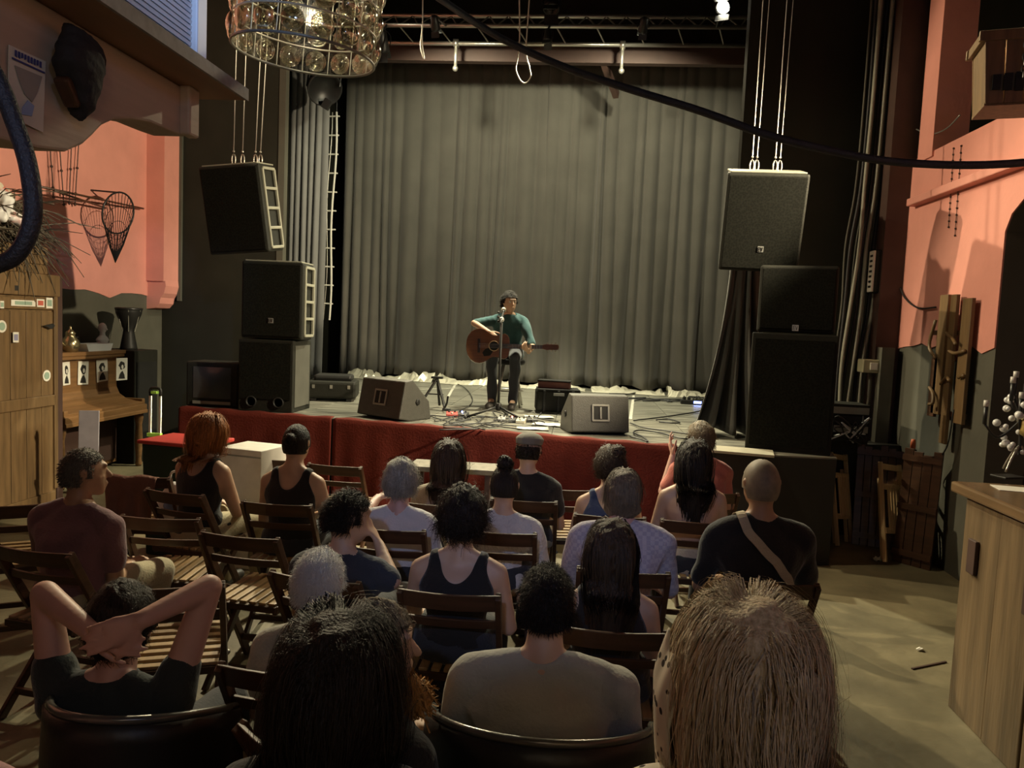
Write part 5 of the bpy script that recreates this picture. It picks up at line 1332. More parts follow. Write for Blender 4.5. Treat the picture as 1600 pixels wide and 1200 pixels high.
stick = [((17, 468), (55, 479), 'paper', 'pale banknote-like sticker'), ((0, 470), (6, 482), 'paper', None), ((57, 467), (69, 480), 'red_print', 'red sticker'), ((72, 465), (82, 482), 'paper', None), ((21, 443), (30, 457), 'ink', None), ((20, 519), (29, 535), 'ink_blue2', None)]
M['red_print'] = mat('red_print', (.55, .12, .08), .6); M['ink_blue2'] = mat('ink_blue2', (.3, .3, .45), .6); M['sticker_green'] = mat('sticker_green', (.3, .42, .33), .7)
for (a, b, mm, lab) in stick:
    p, q = at_x(*a, XW+.052), at_x(*b, XW+.052)
    c_ = (p+q)/2; s_ = MB().box((XW+.053, c_[1], c_[2]), (.003, abs(q[1]-p[1]), abs(q[2]-p[2]))).build('sticker', M['paper'], wd)
    MB().box((XW+.0555, c_[1], c_[2]), (.002, abs(q[1]-p[1])*.7, abs(q[2]-p[2])*.6)).build('print', M[mm] if mm != 'paper' else M['sticker_green'], s_)
for (x, y, rpx) in ((73, 587, 7), (3, 510, 8)):
    p = at_x(x, y, XW+.036); s_ = MB().lathe([(.001, 0), (.052, 0), (.052, .003), (.001, .003)], (XW+.034, p[1], p[2]), 18, Matrix.Rotation(PI/2, 3, 'Y')).build('round_sticker', M['paper'], wd)
    MB().lathe([(.001, .003), (.034, .003), (.034, .005), (.001, .005)], (XW+.034, p[1], p[2]), 18, Matrix.Rotation(PI/2, 3, 'Y')).build('print', M['sticker_green'], s_)
# things on top of the wardrobe: a box, bundle of twigs, plastic bag, pale cloth
bxx = thing('wooden_crate', 'small wooden crate on the wardrobe under the twigs', 'crate', (XW-.25, ye-.35, zt2))
MB().box((XW-.25, ye-.35, zt2+.13), (.42, .6, .26)).build('crate_body', M['wood_warm'], bxx)
for k in range(3): MB().box((XW-.035, ye-.35, zt2+.05+.085*k), (.02, .62, .07)).build('slat', M['wood_warm'], bxx, bevel=.004)
tw = thing('twig_bundle', 'bundle of dry dark twigs on the wardrobe', 'twigs', (XW-.2, ye-.35, zt2+.27)); r_ = random.Random(11)
mb = MB()
for k in range(420):
    a0 = Vector((XW-.3+r_.uniform(-.15, .3), ye-.95+r_.uniform(0, .8), zt2+.29+r_.uniform(0, .34)))
    d_ = Vector((r_.uniform(-.3, .5), r_.uniform(-.35, 1), r_.uniform(-.45, .4))).normalized(); L_ = r_.uniform(.2, .6)
    pts_ = [a0+d_*L_*t+Vector((r_.uniform(-.02, .02), r_.uniform(-.02, .02), r_.uniform(-.02, .02)-.18*t*t)) for t in (0, .3, .6, 1)]
    mb.tube(pts_, [.008, .006, .005, .003], 5)
mb.build('twigs', mat('twig', (.10, .08, .05), .7, var=.5, scale=12), tw)['kind'] = 'stuff'
bg = thing('plastic_bag', 'crumpled white and red plastic bag on the twigs', 'bag', (XW-.1, ye-.55, zt2+.42)); b_ = Prims()
for k in range(9):
    c_ = Vector((r_.uniform(-.08, .1), r_.uniform(-.3, .22), r_.uniform(.02, .2))); b_.ell(c_, (r_.uniform(.07, .12), r_.uniform(.1, .16), r_.uniform(.06, .1)), Matrix.Rotation(r_.uniform(0, 3), 3, 'X'))
b_.obj('bag_body', mat('bag_print', (.75, .74, .72), .35, scale=5, col2=(.5, .14, .1), lo=.33, hi=.45, var=.1, bump=.4, bscale=9), bg, .014, 2, .012, 14, 4)
cl = thing('pale_cloth', 'pale rolled cloth behind the plastic bag on the wardrobe', 'cloth', (XW-.15, ye-.6, zt2+.66)); b_ = Prims()
b_.cap((0, -.25, 0), .09, (0, .2, .02), .07); b_.cap((.02, -.1, .09), .06, (.02, .12, .05), .05)
b_.obj('cloth_body', K['cream'], cl, .014, 2, .012, 12, 2)

# landing net on the wall, with its long handle
nx = XL+.06
nn = thing('landing_net', 'round fishing net with a long handle hung on the pink wall', 'net', at_x(186, 335, nx+.1))
c_ = Vector(at_x(185, 333, nx+.3)); rN = .24
ring = [c_+Vector((.05*math.sin(a), rN*math.cos(a)*1.25, rN*math.sin(a))) for a in [2*PI*k/28 for k in range(28)]]
MB().tube(ring, .011, 6, True).build('hoop', M['dark_steel'], nn, smooth=True)
mb = MB(); tip = c_+Vector((-.1, .1, -.58))
for k in range(28):
    p_ = ring[k]; mid = p_.lerp(tip, .5)+(mid_ if False else Vector((0, 0, -.04)))
    mb.tube([p_, mid, tip], .004, 3)
for f in (.2, .4, .6, .8): mb.tube([q.lerp(tip, f) for q in ring], .004, 3, True)
mb.build('mesh_bag', M['black'], nn)['kind'] = 'stuff'
for (x0, y0_, x1, y1_) in ((60, 291, 224, 326), (85, 298, 165, 325)):
    MB().cyl(at_x(x0, y0_, nx+.3), at_x(x1, y1_, nx+.02), .012, n=8).build('handle', M['wood_dark'], nn, smooth=True)
MB().cyl(c_+Vector((0, 0, rN)), Vector((XL+.014, c_[1], c_[2]+rN+.02)), .01, n=6).build('wall_peg', M['dark_steel'], nn)
# strings of beads on the left wall
for i, (x0, y0_, x1, y1_) in enumerate(((76, 238, 84, 310), (91, 238, 100, 322), (113, 236, 108, 320), (125, 230, 117, 322))):
    p, q = Vector(at_x(x0, y0_-40, nx)), Vector(at_x(x1, y1_, nx))
    t = thing('bead_string', 'thin dark string with knots hanging on the pink wall behind the twigs', 'string', q, group='strings on the pink wall by the wardrobe')
    MB().cyl(p, q, .006, n=5).build('cord', M['brown_trim'], t)
    for f in (.55, .85, .98): MB().ball(p.lerp(q, f), .016, 8, 6).build('knot', M['brown_trim'], t, smooth=True)

# ------------------------------------------------------------------ piano
yl, yr = 7.15, float(at_z(236, 640, .68)[1])+.02
pn = thing('upright_piano', 'brown upright piano with papers stuck on its front', 'piano', (-5.5, (yl+yr)/2, 0))
Lp = yr-yl; ym = (yl+yr)/2; xf = -5.12
zt3 = float(at_x(180, 547, -5.45)[2])
MB().box((-5.66, ym, zt3/2), (.36, Lp, zt3-.06)).build('case', M['wood_piano'], pn, bevel=.006)
MB().box((-5.63, ym, zt3-.02), (.5, Lp+.06, .045)).build('lid', M['wood_piano'], pn, bevel=.01)
MB().box((-5.6, ym, zt3-.06), (.42, Lp+.03, .04)).build('cornice', M['wood_piano'], pn, bevel=.012)
MB().box((-5.47, ym, (zt3+.86)/2), (.03, Lp-.1, zt3-.95)).build('upper_panel', M['wood_piano'], pn, bevel=.004)
prof = [(-5.46, .95), (-5.42, .86), (-5.34, .81), (-5.2, .785), (xf, .775), (xf, .74), (-5.46, .74)]
MB().prism([(x, z) for x, z in prof], (0, yr-.04, 0), (1, 0, 0), (0, 0, 1), Lp-.08).build('fallboard', M['wood_piano'], pn, bevel=.006)
MB().box((-5.28, ym, .7), (.36, Lp, .09)).build('key_bed', M['wood_piano'], pn, bevel=.008)
MB().box((xf+.01, ym, .66), (.04, Lp, .04)).build('key_slip', M['wood_piano'], pn, bevel=.006)
for y in (yl+.04, yr-.04):
    MB().lathe([(.03, 0), (.04, .03), (.03, .08), (.045, .3), (.035, .5), (.05, .58), (.05, .65)], (xf-.06, y, 0), 14).build('leg', M['wood_piano'], pn, smooth=True)
    MB().box((-5.3, y, .76), (.36, .06, .1)).build('arm', M['wood_piano'], pn, bevel=.01)
MB().box((-5.47, ym, .36), (.03, Lp-.1, .56)).build('lower_panel', M['brown_trim'], pn)
r_ = random.Random(8)
for i, (x0, x1, y0_, y1_) in enumerate(((98, 110, 566, 601), (121, 138, 565, 600), (151, 169, 562, 595), (181, 199, 560, 593))):
    xx = -5.445 if i < 3 else -5.255
    p, q = Vector(at_x(x0, y0_, xx)), Vector(at_x(x1, y1_, xx)); cy, cz, w_, h_ = (p[1]+q[1])/2, (p[2]+q[2])/2, abs(q[1]-p[1])*.95, abs(p[2]-q[2])
    t = thing('portrait_paper', ('ink portrait paper nearest the wardrobe on the piano front', 'ink portrait paper, second from the wardrobe on the piano', 'ink portrait paper, third from the wardrobe on the piano', 'ink portrait paper at the far end of the piano')[i], 'paper', (xx, cy, cz-h_/2), rot=(rad((2, -2, 3, -1)[i]), 0, 0), group='portrait papers on the piano')
    MB().box((0, 0, h_/2), (.004, w_, h_)).build('sheet', M['paper'], t, world=False)
    hd_ = [(w_*.26*math.cos(a)*(1+.25*r_.uniform(-1, 1)), h_*.66+h_*.2*math.sin(a)*(1+.2*r_.uniform(-1, 1))) for a in [2*PI*k/14 for k in range(14)]]
    MB().prism(hd_, (.002, 0, 0), (0, 1, 0), (0, 0, 1), .002).build('ink_head', M['ink'], t, world=False)
    sh_ = [(-w_*.3, h_*.08), (w_*.28, h_*.06), (w_*.22, h_*.24), (w_*.05, h_*.42), (-w_*.1, h_*.36), (-w_*.22, h_*.26)]
    MB().prism(sh_, (.002, 0, 0), (0, 1, 0), (0, 0, 1), .002).build('ink_shoulders', M['ink'], t, world=False)
    MB().prism([(w_*.02+w_*.1*math.cos(a), h_*.6+h_*.1*math.sin(a)) for a in [2*PI*k/10 for k in range(10)]], (.0045, 0, 0), (0, 1, 0), (0, 0, 1), .001).build('ink_face', M['paper'], t, world=False)
# on the piano: coffee pot, tray, bust, drum
def on_piano(px, x): q = at_z(px, 540, zt3); return float(at_x(px, 540, x)[1])
M['brass'] = mat('brass', (.5, .42, .25), .25, .9, var=.2)
y_ = on_piano(110, -5.5)
t = thing('coffee_pot', 'shiny metal coffee pot on the piano', 'pot', (-5.5, y_, zt3))
MB().lathe([(.06, 0), (.07, .01), (.09, .05), (.095, .09), (.08, .13), (.05, .16), (.045, .19), (.055, .2), (.03, .23), (.01, .25), (.014, .27), (.001, .285)], (0, 0, 0), 20).build('pot_body', M['brass'], t, smooth=True, world=False)
MB().tube(spline([(.0, -.085, .07), (0, -.14, .1), (0, -.15, .17)], 5), .012, 8).build('spout', M['brass'], t, smooth=True, world=False)
MB().tube(spline([(.0, .07, .15), (0, .14, .15), (0, .14, .06), (0, .09, .05)], 5), .009, 8).build('handle', M['black'], t, smooth=True, world=False)
y_ = on_piano(144, -5.5)
t = thing('tray', 'white oblong tray on the piano in front of the bust', 'tray', (-5.5, y_, zt3))
MB().prism([(-.2, 0), (.2, 0), (.24, .085), (.225, .085), (.19, .012), (-.19, .012), (-.225, .085), (-.24, .085)], (.09, 0, 0), (0, 1, 0), (0, 0, 1), -.18).build('trough', M['white_plastic'], t, world=False)
for s_ in (-1, 1): MB().prism([(-.2, 0), (.2, 0), (.24, .085), (-.24, .085)], (s_*.09, 0, 0), (0, 1, 0), (0, 0, 1), .006).build('side', M['white_plastic'], t, world=False)
y_ = on_piano(160, -5.68)
t = thing('plaster_bust', 'small white plaster bust on the piano', 'bust', (-5.68, y_, zt3)); b_ = Prims(); I3 = Matrix.Identity(3)
b_.ell((0, 0, .25), (.05, .045, .062), I3); b_.cap((0, 0, .1), .035, (0, 0, .2), .03)
b_.loft([(Vector((0, 0, .0)), Vector((.05, 0, 0)), Vector((0, .05, 0))), (Vector((0, 0, .03)), Vector((.035, 0, 0)), Vector((0, .035, 0))), (Vector((0, 0, .06)), Vector((.04, 0, 0)), Vector((0, .07, 0))), (Vector((0, 0, .11)), Vector((.05, 0, 0)), Vector((0, .11, 0))), (Vector((0, 0, .14)), Vector((.04, 0, 0)), Vector((0, .08, 0))), (Vector((0, 0, .165)), Vector((.03, 0, 0)), Vector((0, .035, 0)))])
b_.cap((.045, 0, .245), .01, (.055, 0, .235), .012); b_.obj('plaster', M['white_plastic'], t, .007, 3)
y_ = on_piano(203, -5.6)
yd = float(at_x(201, 545, -5.5)[1]); zd = float(at_x(201, 546, -5.5)[2])
t = thing('plinth', 'black box beyond the end of the piano', 'box', (-5.52, yd, 0))
MB().box((0, 0, zd/2), (.5, .5, zd)).build('box_body', M['cabinet'], t, bevel=.01, world=False)
MB().box((.255, 0, zd*.5), (.01, .42, zd*.8)).build('front_panel', M['black'], t, world=False)
t = thing('goblet_drum', 'black goblet drum on the box beyond the piano', 'drum', (-5.5, yd, zd))
MB().lathe([(.1, 0), (.095, .03), (.065, .2), (.06, .25), (.1, .33), (.145, .44), (.15, .5), (.145, .51)], (0, 0, 0), 22).build('shell', M['black'], t, smooth=True, world=False)
MB().lathe([(.001, .511), (.148, .511), (.155, .505), (.155, .48), (.15, .48)], (0, 0, 0), 22).build('drum_head', M['dark_steel'], t, smooth=True, world=False)
for k in range(6):
    a = 2*PI*k/6; MB().cyl((.15*math.cos(a), .15*math.sin(a), .49), (.075*math.cos(a), .075*math.sin(a), .22), .005, n=5).build('tension_rod', M['steel'], t, world=False)
# board leaning between wardrobe and piano
p = at_z(106, 700, .45)
t = MB().box((-4.82, 7.1, .42), (.03, .18, .84), (0, rad(-4), rad(-70))).build('leaning_board', mat('board_grey', (.33, .30, .33), .6), None, bevel=.003); tag(settle(t), 'grey board leaning between the wardrobe and the piano', 'board')
# hand trolley
hp_ = Vector(at_d(243, 604, 6.6))
t = thing('hand_trolley', 'metal hand trolley with yellow-green tape beside the piano', 'trolley', (hp_[0], hp_[1], 0))
for s_ in (-1, 1): MB().cyl((s_*.045, 0, .06), (s_*.045, 0, hp_[2]-.08), .013, n=8).build('tube', M['steel'], t, smooth=True, world=False)
MB().tube(spline([(-.045, 0, hp_[2]-.08), (-.04, 0, hp_[2]-.02), (.04, 0, hp_[2]-.02), (.045, 0, hp_[2]-.08)], 4), .013, 8).build('handle', M['black'], t, smooth=True, world=False)
M['neon'] = mat('neon', (.45, .8, .12), .6)
MB().box((0, -.01, hp_[2]-.42), (.12, .04, .03)).build('tape', M['neon'], t, world=False); MB().box((0, -.01, hp_[2]-.05), (.05, .04, .02)).build('tape', M['neon'], t, world=False)
MB().box((0, -.12, .02), (.24, .26, .02)).build('toe_plate', M['dark_steel'], t, world=False)
for s_ in (-1, 1): MB().lathe([(.001, -.02), (.08, -.02), (.085, 0), (.08, .02), (.001, .02)], (s_*.15, .05, .085), 16, Matrix.Rotation(PI/2, 3, 'Y')).build('wheel', M['rubber'], t, smooth=True, world=False)
MB().cyl((-.15, .05, .085), (.15, .05, .085), .01, n=8).build('axle', M['steel'], t, world=False)
# boxes in front of the stage
p = at_d(276, 690, 5.75)
t = thing('storage_tub', 'dark green tub with a red lid beside the orange-haired person', 'box', (p[0], p[1]+.15, 0), rz=rad(-8))
hh = p[2]
MB().prism([(-.22, 0), (.22, 0), (.26, hh-.03), (-.26, hh-.03)], (0, .18, 0), (1, 0, 0), (0, 0, 1), .36).build('tub', mat('tub_green', (.02, .045, .03), .5), t, bevel=.01, world=False)
MB().box((0, 0, hh-.015), (.56, .42, .03)).build('lid', mat('lid_red', (.5, .05, .04), .5), t, bevel=.008, world=False)
for s_ in (-1, 1): MB().box((s_*.27, 0, hh-.09), (.03, .14, .04)).build('handle', M['white_plastic'], t, world=False)
p = at_d(388, 700, 5.6)
t = thing('white_box', 'white cube-shaped box by the stage front', 'box', (p[0], p[1]+.1, 0), rz=rad(-12)); hh = p[2]
MB().box((0, 0, hh/2), (.36, .34, hh)).build('box_body', mat('box_white', (.6, .58, .52), .6), t, bevel=.006, world=False)
MB().box((0, -.171, hh-.05), (.36, .004, .012)).build('lid_seam', M['steel_grey'], t, world=False)
# low dark bench with pale top by the stage
a, b = at_d(655, 722, 5.9), at_d(765, 730, 5.8)
t = thing('low_table', 'low table with a worn pale top before the red cloth', 'table', ((a[0]+b[0])/2, (a[1]+b[1])/2, 0)); hh = (a[2]+b[2])/2
MB().box((0, 0, hh-.02), (b[0]-a[0]+.1, .3, .04)).build('table_top', mat('worn_top', (.20, .18, .135), .5, scale=14, var=.5), t, bevel=.005, world=False)
for sx in (-1, 1):
    for sy in (-1, 1): MB().box((sx*((b[0]-a[0])/2), sy*.12, (hh-.04)/2), (.04, .04, hh-.04)).build('leg', M['brown_trim'], t, world=False)
# ------------------------------------------------------------------ right side: cables and boxes on the stage corner
for i in range(9):
    x0 = 2.62+.034*i+rnd.uniform(-.01, .01); yy = 7.98-.03*(i % 3)
    pts = [(x0+.05+rnd.uniform(-.02, .02), yy, 6.0+rnd.uniform(-.3, .3)), (x0+.045, yy, 4.4), (x0+.03, yy, 3.4), (x0+rnd.uniform(-.03, .03), yy, 2.8), (x0-.02+rnd.uniform(-.02, .02), yy, 2.2), (x0-.05+rnd.uniform(-.04, .02), yy-.03, 1.6), (x0-.08+rnd.uniform(-.06, .03), yy-.05, STAGE+.05)]
    rope('riser_cable', pts, .011+.004*(i % 3), (M['grey_paint'], M['rubber'], M['cabinet_rim'])[i % 3], ('grey', 'black', 'olive')[i % 3]+' cable in the bundle running up the stage corner', 'cable', 'cables running up the stage corner', 6)
p = Vector(at_y(1383, 425, 7.85))
t = thing('dimmer_box', 'black dimmer box with pale terminals among the cables', 'dimmer', p)
MB().box(p, (.24, .16, .42)).build('housing', M['cabinet'], t, bevel=.02)
MB().box(p+Vector((-.13, 0, 0)), (.02, .12, .4)).build('terminal_strip', M['paper'], t, bevel=.004)
for k in range(7): MB().box(p+Vector((-.142, -.01, -.15+.05*k)), (.012, .05, .02)).build('terminal', M['black'], t)
p = Vector(at_y(1362, 572, 7.75))
t = thing('junction_box', 'beige electrical box in the stage corner', 'box', p)
MB().box(p, (.22, .16, .13)).build('housing', mat('beige', (.42, .40, .26), .5), t, bevel=.01)
MB().box(p+Vector((-.01, -.085, .0)), (.07, .012, .07)).build('socket', M['paper'], t, bevel=.004)
MB().cyl(p+Vector((.0, 0, -.06)), (p[0], p[1], STAGE), .02, n=8).build('conduit', M['grey_paint'], t, smooth=True)
p = Vector(at_z(1318, 690, STAGE)); r_ = random.Random(4)
p = Vector((2.45, 7.35, STAGE))
t = thing('patch_rack', 'open rack of patch gear in the dark stage corner', 'rack', p)
MB().box((0, 0, .2), (.42, .34, .36)).build('chassis', M['cabinet'], t, world=False)
for k in range(4): MB().box((0, -.175, .07+.085*k), (.4, .014, .06)).build('face_plate', M['steel_grey'] if k % 2 else M['black'], t, world=False)
for k in range(10): MB().tube(spline([(r_.uniform(-.18, .18), -.18, r_.uniform(.06, .34)), (r_.uniform(-.2, .2), -.3, r_.uniform(.1, .3)), (r_.uniform(-.2, .2), -.26, r_.uniform(.02, .1))], 5), .007, 5).build('patch_lead', M['rubber'] if k % 3 else M['white_plastic'], t, smooth=True, world=False)

# wires on the right wall
rope('wall_wire', [at_x(x, y, XR-.02) for x, y in ((1432, 202), (1445, 208), (1460, 209), (1480, 200), (1500, 180))], .006, M['steel_grey'], 'thin wire looped to the pink post above the gallery edge', 'wire')
rope('wall_wire', [at_x(x, y, XR-.03) for x, y in ((1404, 440), (1412, 462), (1425, 476), (1440, 482), (1462, 480))], .008, M['rubber'], 'black wire curving over the pink paint', 'wire')
for i, (x0, y0_, x1, y1_) in enumerate(((1490, 232, 1482, 355), (1502, 228, 1492, 368))):
    a, b = Vector(at_x(x0, y0_, XR-.02)), Vector(at_x(x1, y1_, XR-.02))
    t = thing('bead_string', 'string of small dark beads on the pink wall under the gallery', 'string', b, group='bead strings under the gallery')
    MB().cyl(a, b, .003, n=4).build('cord', M['brown_trim'], t)
    for k in range(14): MB().ball(a.lerp(b, k/13), .009, 6, 5).build('bead', M['brown_trim'], t, smooth=True)
# hanging crate at the gallery
cc = Vector(at_d(1590, 120, 4.7))
t = thing('hanging_crate', 'slatted wooden crate hung on a chain at the gallery', 'crate', cc-Vector((0, 0, .25)), rz=rad(-14))
for sgn in (-1, 1):
    for k in range(4):
        MB().prism([(-.2+.1*k+.003, -.2), (-.1+.1*k-.003, -.2), (-.1+.1*k-.003+(-.02+.012*k), .2), (-.2+.1*k+.003+(-.03+.012*k), .2)], (0, sgn*.16, .25), (1, 0, 0), (0, 0, 1), .014).build('stave', M['wood_warm'], t, world=False)
    MB().box((0, sgn*.17, .45), (.52, .03, .06)).build('rim_board', M['wood_warm'], t, bevel=.004, world=False)
    MB().box((sgn*.235, 0, .45), (.03, .34, .06)).build('rim_board', M['wood_warm'], t, bevel=.004, world=False)
    MB().box((sgn*.2, 0, .25), (.02, .31, .4), (0, rad(sgn*4), 0)).build('end_board', M['wood_warm'], t, world=False)
MB().box((0, 0, .05), (.4, .32, .02)).build('bottom_board', M['wood_warm'], t, world=False)
for k in range(6): MB().box((-.15+.06*k, -.186, .17), (.045, .01, .09+.01*(k % 3))).build('letter_block', M['black'], t, world=False)
for k in range(16):
    z = .2+.035*k
    MB().tube([(-.02+(.011*math.cos(a) if k % 2 else 0), -.2+(0 if k % 2 else .011*math.cos(a)), z+.022*math.sin(a)) for a in [2*PI*q/8 for q in range(8)]], .004, 4, True).build('chain_link', M['dark_steel'], t, world=False)

# ------------------------------------------------------------------ plank coat rack with branches on the grey wall
xs = XR-.065
cr = thing('coat_rack', 'rack of rough planks with branch hooks on the grey wall', 'coat rack', at_x(1485, 640, xs))
def yz(x, y, X=xs): p = at_x(x, y, X); return float(p[1]), float(p[2])
def plank(x0, y0_, x1, y1_, wpx, m, X=xs):
    (ya, za), (yb, zb) = yz(x0, y0_, X), yz(x1, y1_, X); yc = (ya+yb)/2
    w_ = abs(yz(x0+wpx/2, y0_, X)[0]-yz(x0-wpx/2, y0_, X)[0])
    MB().bar((X, yc, za), (X, yc, zb), .03, w_, (0, 1, 0)).build('plank', m, cr, bevel=.004)
plank(1486, 460, 1455, 645, 13, M['wood_pale2'] if 'wood_pale2' in M else M['wood_warm'])
plank(1497, 460, 1470, 692, 9, M['wood_warm'], xs-.01)
plank(1515, 466, 1497, 662, 15, M['wood_warm'])
plank(1472, 560, 1447, 648, 10, M['wood_dark'])
for (ya_, yb_) in ((500, 520), (620, 640)):
    (y1, z1), (y2, z2) = yz(1458, yb_, xs+.02), yz(1512, ya_, xs+.02)
    MB().bar((xs+.018, y1, z1), (xs+.018, y2, z1), .04, .016, (1, 0, 0)).build('batten', M['wood_dark'], cr)
for pts in (((1478, 520), (1492, 530), (1500, 538)), ((1470, 600), (1482, 590), (1490, 595)), ((1452, 605), (1460, 615), (1462, 630), (1458, 632)), ((1462, 500), (1455, 540), (1468, 560)), ((1508, 548), (1495, 552), (1488, 548)), ((1498, 590), (1508, 586), (1512, 588))):
    P_ = []
    for k, (x, y) in enumerate(pts): yy, zz = yz(x, y, xs-.03); P_.append((xs-.03-.05*k/len(pts), yy, zz))
    MB().tube(spline(P_, 5), .014, 7).build('branch_hook', M['wood_warm'], cr, smooth=True)
rope('trailing_wire', [Vector((xs-.02, *yz(x, y, xs-.02))) for x, y in ((1490, 640), (1482, 690), (1470, 715), (1455, 740), (1465, 758))], .006, M['rubber'], 'black cord trailing from the coat rack', 'cord')

# ------------------------------------------------------------------ folded furniture leaning on the wall
def leaning(name, label, cat, base_l, base_r, height, thick, m, nsl, lean_dx, slat_m=None, group='folded furniture leaning on the wall'):
    """a folded slatted panel standing on the floor from base_l to base_r, its top leaning back"""
    a, b = Vector(base_l), Vector(base_r); u = (b-a); W = u.length; u.normalize(); back = Vector((-u[1], u[0], 0))
    top = (Vector((0, 0, 1))*math.cos(lean_dx)+back*math.sin(lean_dx))
    t = thing(name, label, cat, (a+b)/2, group=group); nrm = u.cross(top)
    for k in range(nsl):
        c0 = a+u*W*(k+.5)/nsl; hh = height*(1-.02*(k % 3))
        MB().bar(c0, c0+top*hh, W/nsl*.94, thick, nrm).build('slat', slat_m or m, t, bevel=.003)
    for f in (.1, .5, .92): MB().bar(a+top*height*f-nrm*(-thick), b+top*height*f-nrm*(-thick), thick, .05, top).build('cross_bar', m, t)
    return t
f1, f2 = at_z(1330, 850, 0), at_z(1405, 860, 0)
leaning('folded_table', 'dark folded slat table leaning by the stage corner', 'table', (f1[0], f1[1], 0), (f2[0], f2[1], 0), .93, .022, M['wood_dark'], 6, rad(14))
g1, g2 = at_z(1394, 876, 0), at_z(1454, 892, 0)
leaning('folded_table', 'dark folded slat table leaning against the grey wall', 'table', (g1[0], g1[1], 0), (g2[0], g2[1], 0), .98, .022, M['wood_dark'], 4, rad(4))
def folded_chair(label, px, py, yaw, tilt):
    p = at_z(px, py, 0)
    t = thing('folded_chair', label, 'chair', (p[0], p[1], 0), rot=(rad(-12), rad(tilt), rad(yaw)), group='folded pale chairs leaning on the wall')
    for s_ in (-1, 1):
        MB().bar((s_*.17, 0, 0), (s_*.17, 0, .84), .024, .035, (0, 1, 0)).build('frame_rail', M['wood_pale'], t, bevel=.004, world=False)
        MB().bar((s_*.14, .035, .02), (s_*.14, .03, .7), .02, .03, (0, 1, 0)).build('leg', M['wood_pale'], t, bevel=.004, world=False)
    for k in range(5): MB().box((-.1+.05*k, -.025, .44), (.032, .012, .36)).build('seat_slat', M['wood_pale'], t, bevel=.003, world=False)
    for z in (.26, .63, .8): MB().box((0, -.015, z), (.34, .016, .05)).build('cross_bar', M['wood_pale'], t, bevel=.003, world=False)
folded_chair('pale folded chair showing behind the dark table nearest the stage', 1320, 852, 50, 9)
folded_chair('pale folded chair with slats between the two dark folded tables', 1398, 878, 42, 9)
t = MB().lathe([(.022, 0), (.022, .06), (.016, .09), (.001, .09)], Vector(at_d(1426, 702, 6.75)), 12).build('orange_cap', mat('orange_cap', (.7, .15, .05), .5), smooth=True)
bt = thing('spray_can', 'can with an orange cap behind the folded tables', 'can', Vector(at_d(1427, 702, 6.9))*1.0)
t.parent = bt; t.matrix_parent_inverse = Matrix.Translation(-Vector(bt.location)); t.name = 'cap'
z_ = bt.location[2]
MB().cyl((0, 0, -.2), (0, 0, .0), .03, n=14).build('can_body', M['black'], bt, smooth=True, world=False)
sb = thing('shelf_bracket', 'small dark ledge behind the folded tables', 'ledge', (bt.location[0], bt.location[1], 0))
MB().box((0, 0, (z_-.2)/2), (.2, .16, z_-.2)).build('ledge_body', M['brown_trim'], sb, bevel=.004, world=False)

# ------------------------------------------------------------------ bar counter
XBAR = 2.02; YB = 4.02; ZB = 1.16
ba = thing('bar_counter', 'wooden bar counter with a thick top', 'bar counter', (2.6, 2.4, 0))
M['bar_wood'] = mat('bar_wood', (.185, .125, .065), .5, scale=3, stretch=(5, 5, .5), var=.5, bump=.15, bscale=12)
MB().box((XBAR+.5, YB/2+.65, ZB/2-.04), (.96, YB-1.3-.04, ZB-.08)).build('core', M['brown_trim'], ba)
yq = YB; k = 0
for wdt in (.34, .3, .36, .28, .34, .3, .34):
    MB().box((XBAR, yq-wdt/2, (ZB-.06)/2), (.05+.012*(k % 2), wdt-.008, ZB-.06)).build('front_board', M['bar_wood'], ba, bevel=.006); yq -= wdt; k += 1
MB().box((XBAR+.5, YB, (ZB-.06)/2), (.98, .04, ZB-.06)).build('end_board', M['bar_wood'], ba, bevel=.006)
MB().box((XBAR+.48, YB/2+.66, ZB-.015), (1.12, YB-1.2, .055)).build('counter_top', mat('bar_top', (.20, .13, .07), .22, scale=3, stretch=(5, .5, 5), var=.4), ba, bevel=.012)
for (yy, zz) in ((YB-.13, .83), (YB-.62, .8)): MB().box((XBAR-.035, yy, zz), (.02, .075, .17)).build('inset_panel', M['brown_trim'], ba, bevel=.004)
# table lamp of glass balls with candle arms
lp_ = Vector(at_z(1590, 738, ZB+.013))
t = thing('bead_lamp', 'lamp of white glass balls with candle arms on the bar', 'lamp', (lp_[0], lp_[1], ZB+.013))
M['pearl'] = mat('pearl', (.72, .72, .72), .15, spec=.8)
for k in range(4):
    a = PI/2*k+.4; MB().tube(spline([(0, 0, .16), (.05*math.cos(a), .05*math.sin(a), .09), (.09*math.cos(a), .09*math.sin(a), .004)], 5), .006, 6).build('foot_wire', M['steel'], t, smooth=True, world=False)
r_ = random.Random(6)
for k in range(60):
    a = r_.uniform(0, 2*PI); z = r_.uniform(.12, .42); rr_ = (.06+.06*math.sin((z-.1)/.34*PI))*r_.uniform(.7, 1.1)
    MB().ball((rr_*math.cos(a), rr_*math.sin(a), z), r_.uniform(.013, .022), 10, 7).build('glass_ball', M['pearl'], t, smooth=True, world=False)
MB().cyl((0, 0, .1), (0, 0, .5), .012, n=8).build('stem', M['dark_steel'], t, world=False)
M['candle'] = mat('candle', (.62, .6, .56), .4)
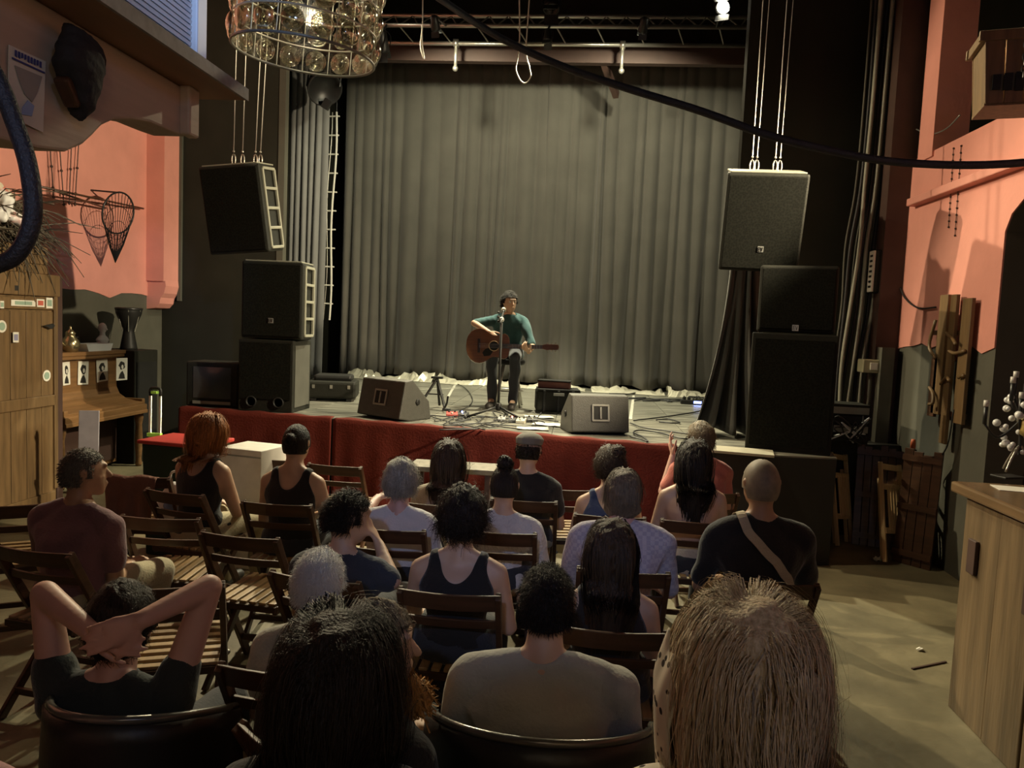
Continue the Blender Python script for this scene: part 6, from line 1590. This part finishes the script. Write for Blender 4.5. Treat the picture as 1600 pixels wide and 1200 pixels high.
for k, (dx, dy, z) in enumerate(((-.07, .0, .50), (-.03, .05, .53), (.05, -.05, .50), (-.05, -.06, .42), (.1, .03, .48), (-.19, .02, .36))):
    ar = MB().tube(spline([(0, 0, .3), (dx*.6, dy*.6, z-.17), (dx, dy, z-.1)], 6), .007, 6).build('arm', M['dark_steel'], t, smooth=True, world=False)
    MB().tube([(dx, dy, z-.1), (dx, dy, z)], .011, 10).build('candle_holder', M['dark_steel'], ar, smooth=True, world=False)
    MB().tube([(dx, dy, z), (dx, dy, z+.035)], .014, 10).build('candle', M['candle'], ar, smooth=True, world=False)
MB().lathe([(.03, .2), (.06, .22), (.07, .3), (.05, .33), (.001, .33)], (.03, -.05, .0), 16).build('amber_shade', mat('amber', (.5, .36, .12), .4), t, smooth=True, world=False)
p = at_z(1575, 747, ZB+.013)
o = MB().box((p[0], p[1], ZB+.021), (.14, .1, .012), (0, 0, rad(20))).build('phone', M['black'], bevel=.004); tag(settle(o), 'flat black phone lying on the bar corner', 'phone')
p = at_z(1590, 765, ZB+.013)
o = MB().box((p[0], p[1], ZB+.0145), (.2, .14, .002), (0, 0, rad(-10))).build('flyer', M['paper']); tag(settle(o), 'pale flyer lying on the bar beside the phone', 'paper')
# litter on the floor
for (x, y, lab, sc) in ((1371, 876, 'crumpled tissue on the floor near the folded tables', .035), (1437, 1017, 'tiny crumpled scrap on the bare floor', .02)):
    p = at_z(x, y, 0); b_ = Prims(); t = thing('crumpled_tissue', lab, 'litter', (p[0], p[1], 0))
    b_.ell((0, 0, sc*.5), (sc, sc*.7, sc*.5), Matrix.Identity(3)); b_.ell((sc*.7, .01, sc*.4), (sc*.6, sc*.6, sc*.4), Matrix.Identity(3)); b_.obj('wad', M['paper'], t, sc*.18, 1, sc*.12, 90, 3)
MB_ = MB().bar(at_z(1425, 1045, .004), at_z(1478, 1034, .004), .012, .008).build('twig', M['brown_trim']); tag(settle(MB_), 'thin dark stick lying on the bare floor', 'stick')
for (p_, aim, lab) in ((FLOOD_R, (-5.5, 7.4, 1.9), 'wall floodlight on the gallery'), (FLOOD_L, (3.0, 5.4, 1.6), 'wall floodlight high on the pink wall')): par_can(p_, aim, lab, True, .8, hang=(Vector((3.75, 5.3, 3.6)) if p_ is FLOOD_R else Vector((XL, 7.1, 5.45))))
par_can(FLOOR_FILL, (2.1, 5.8, .2), 'unseen lamp added under the ceiling to light the floor', True, .8, hang=FLOOR_FILL+Vector((0, 0, 1.35)))
finish_remesh(); finish_tanks(); finish_strap()
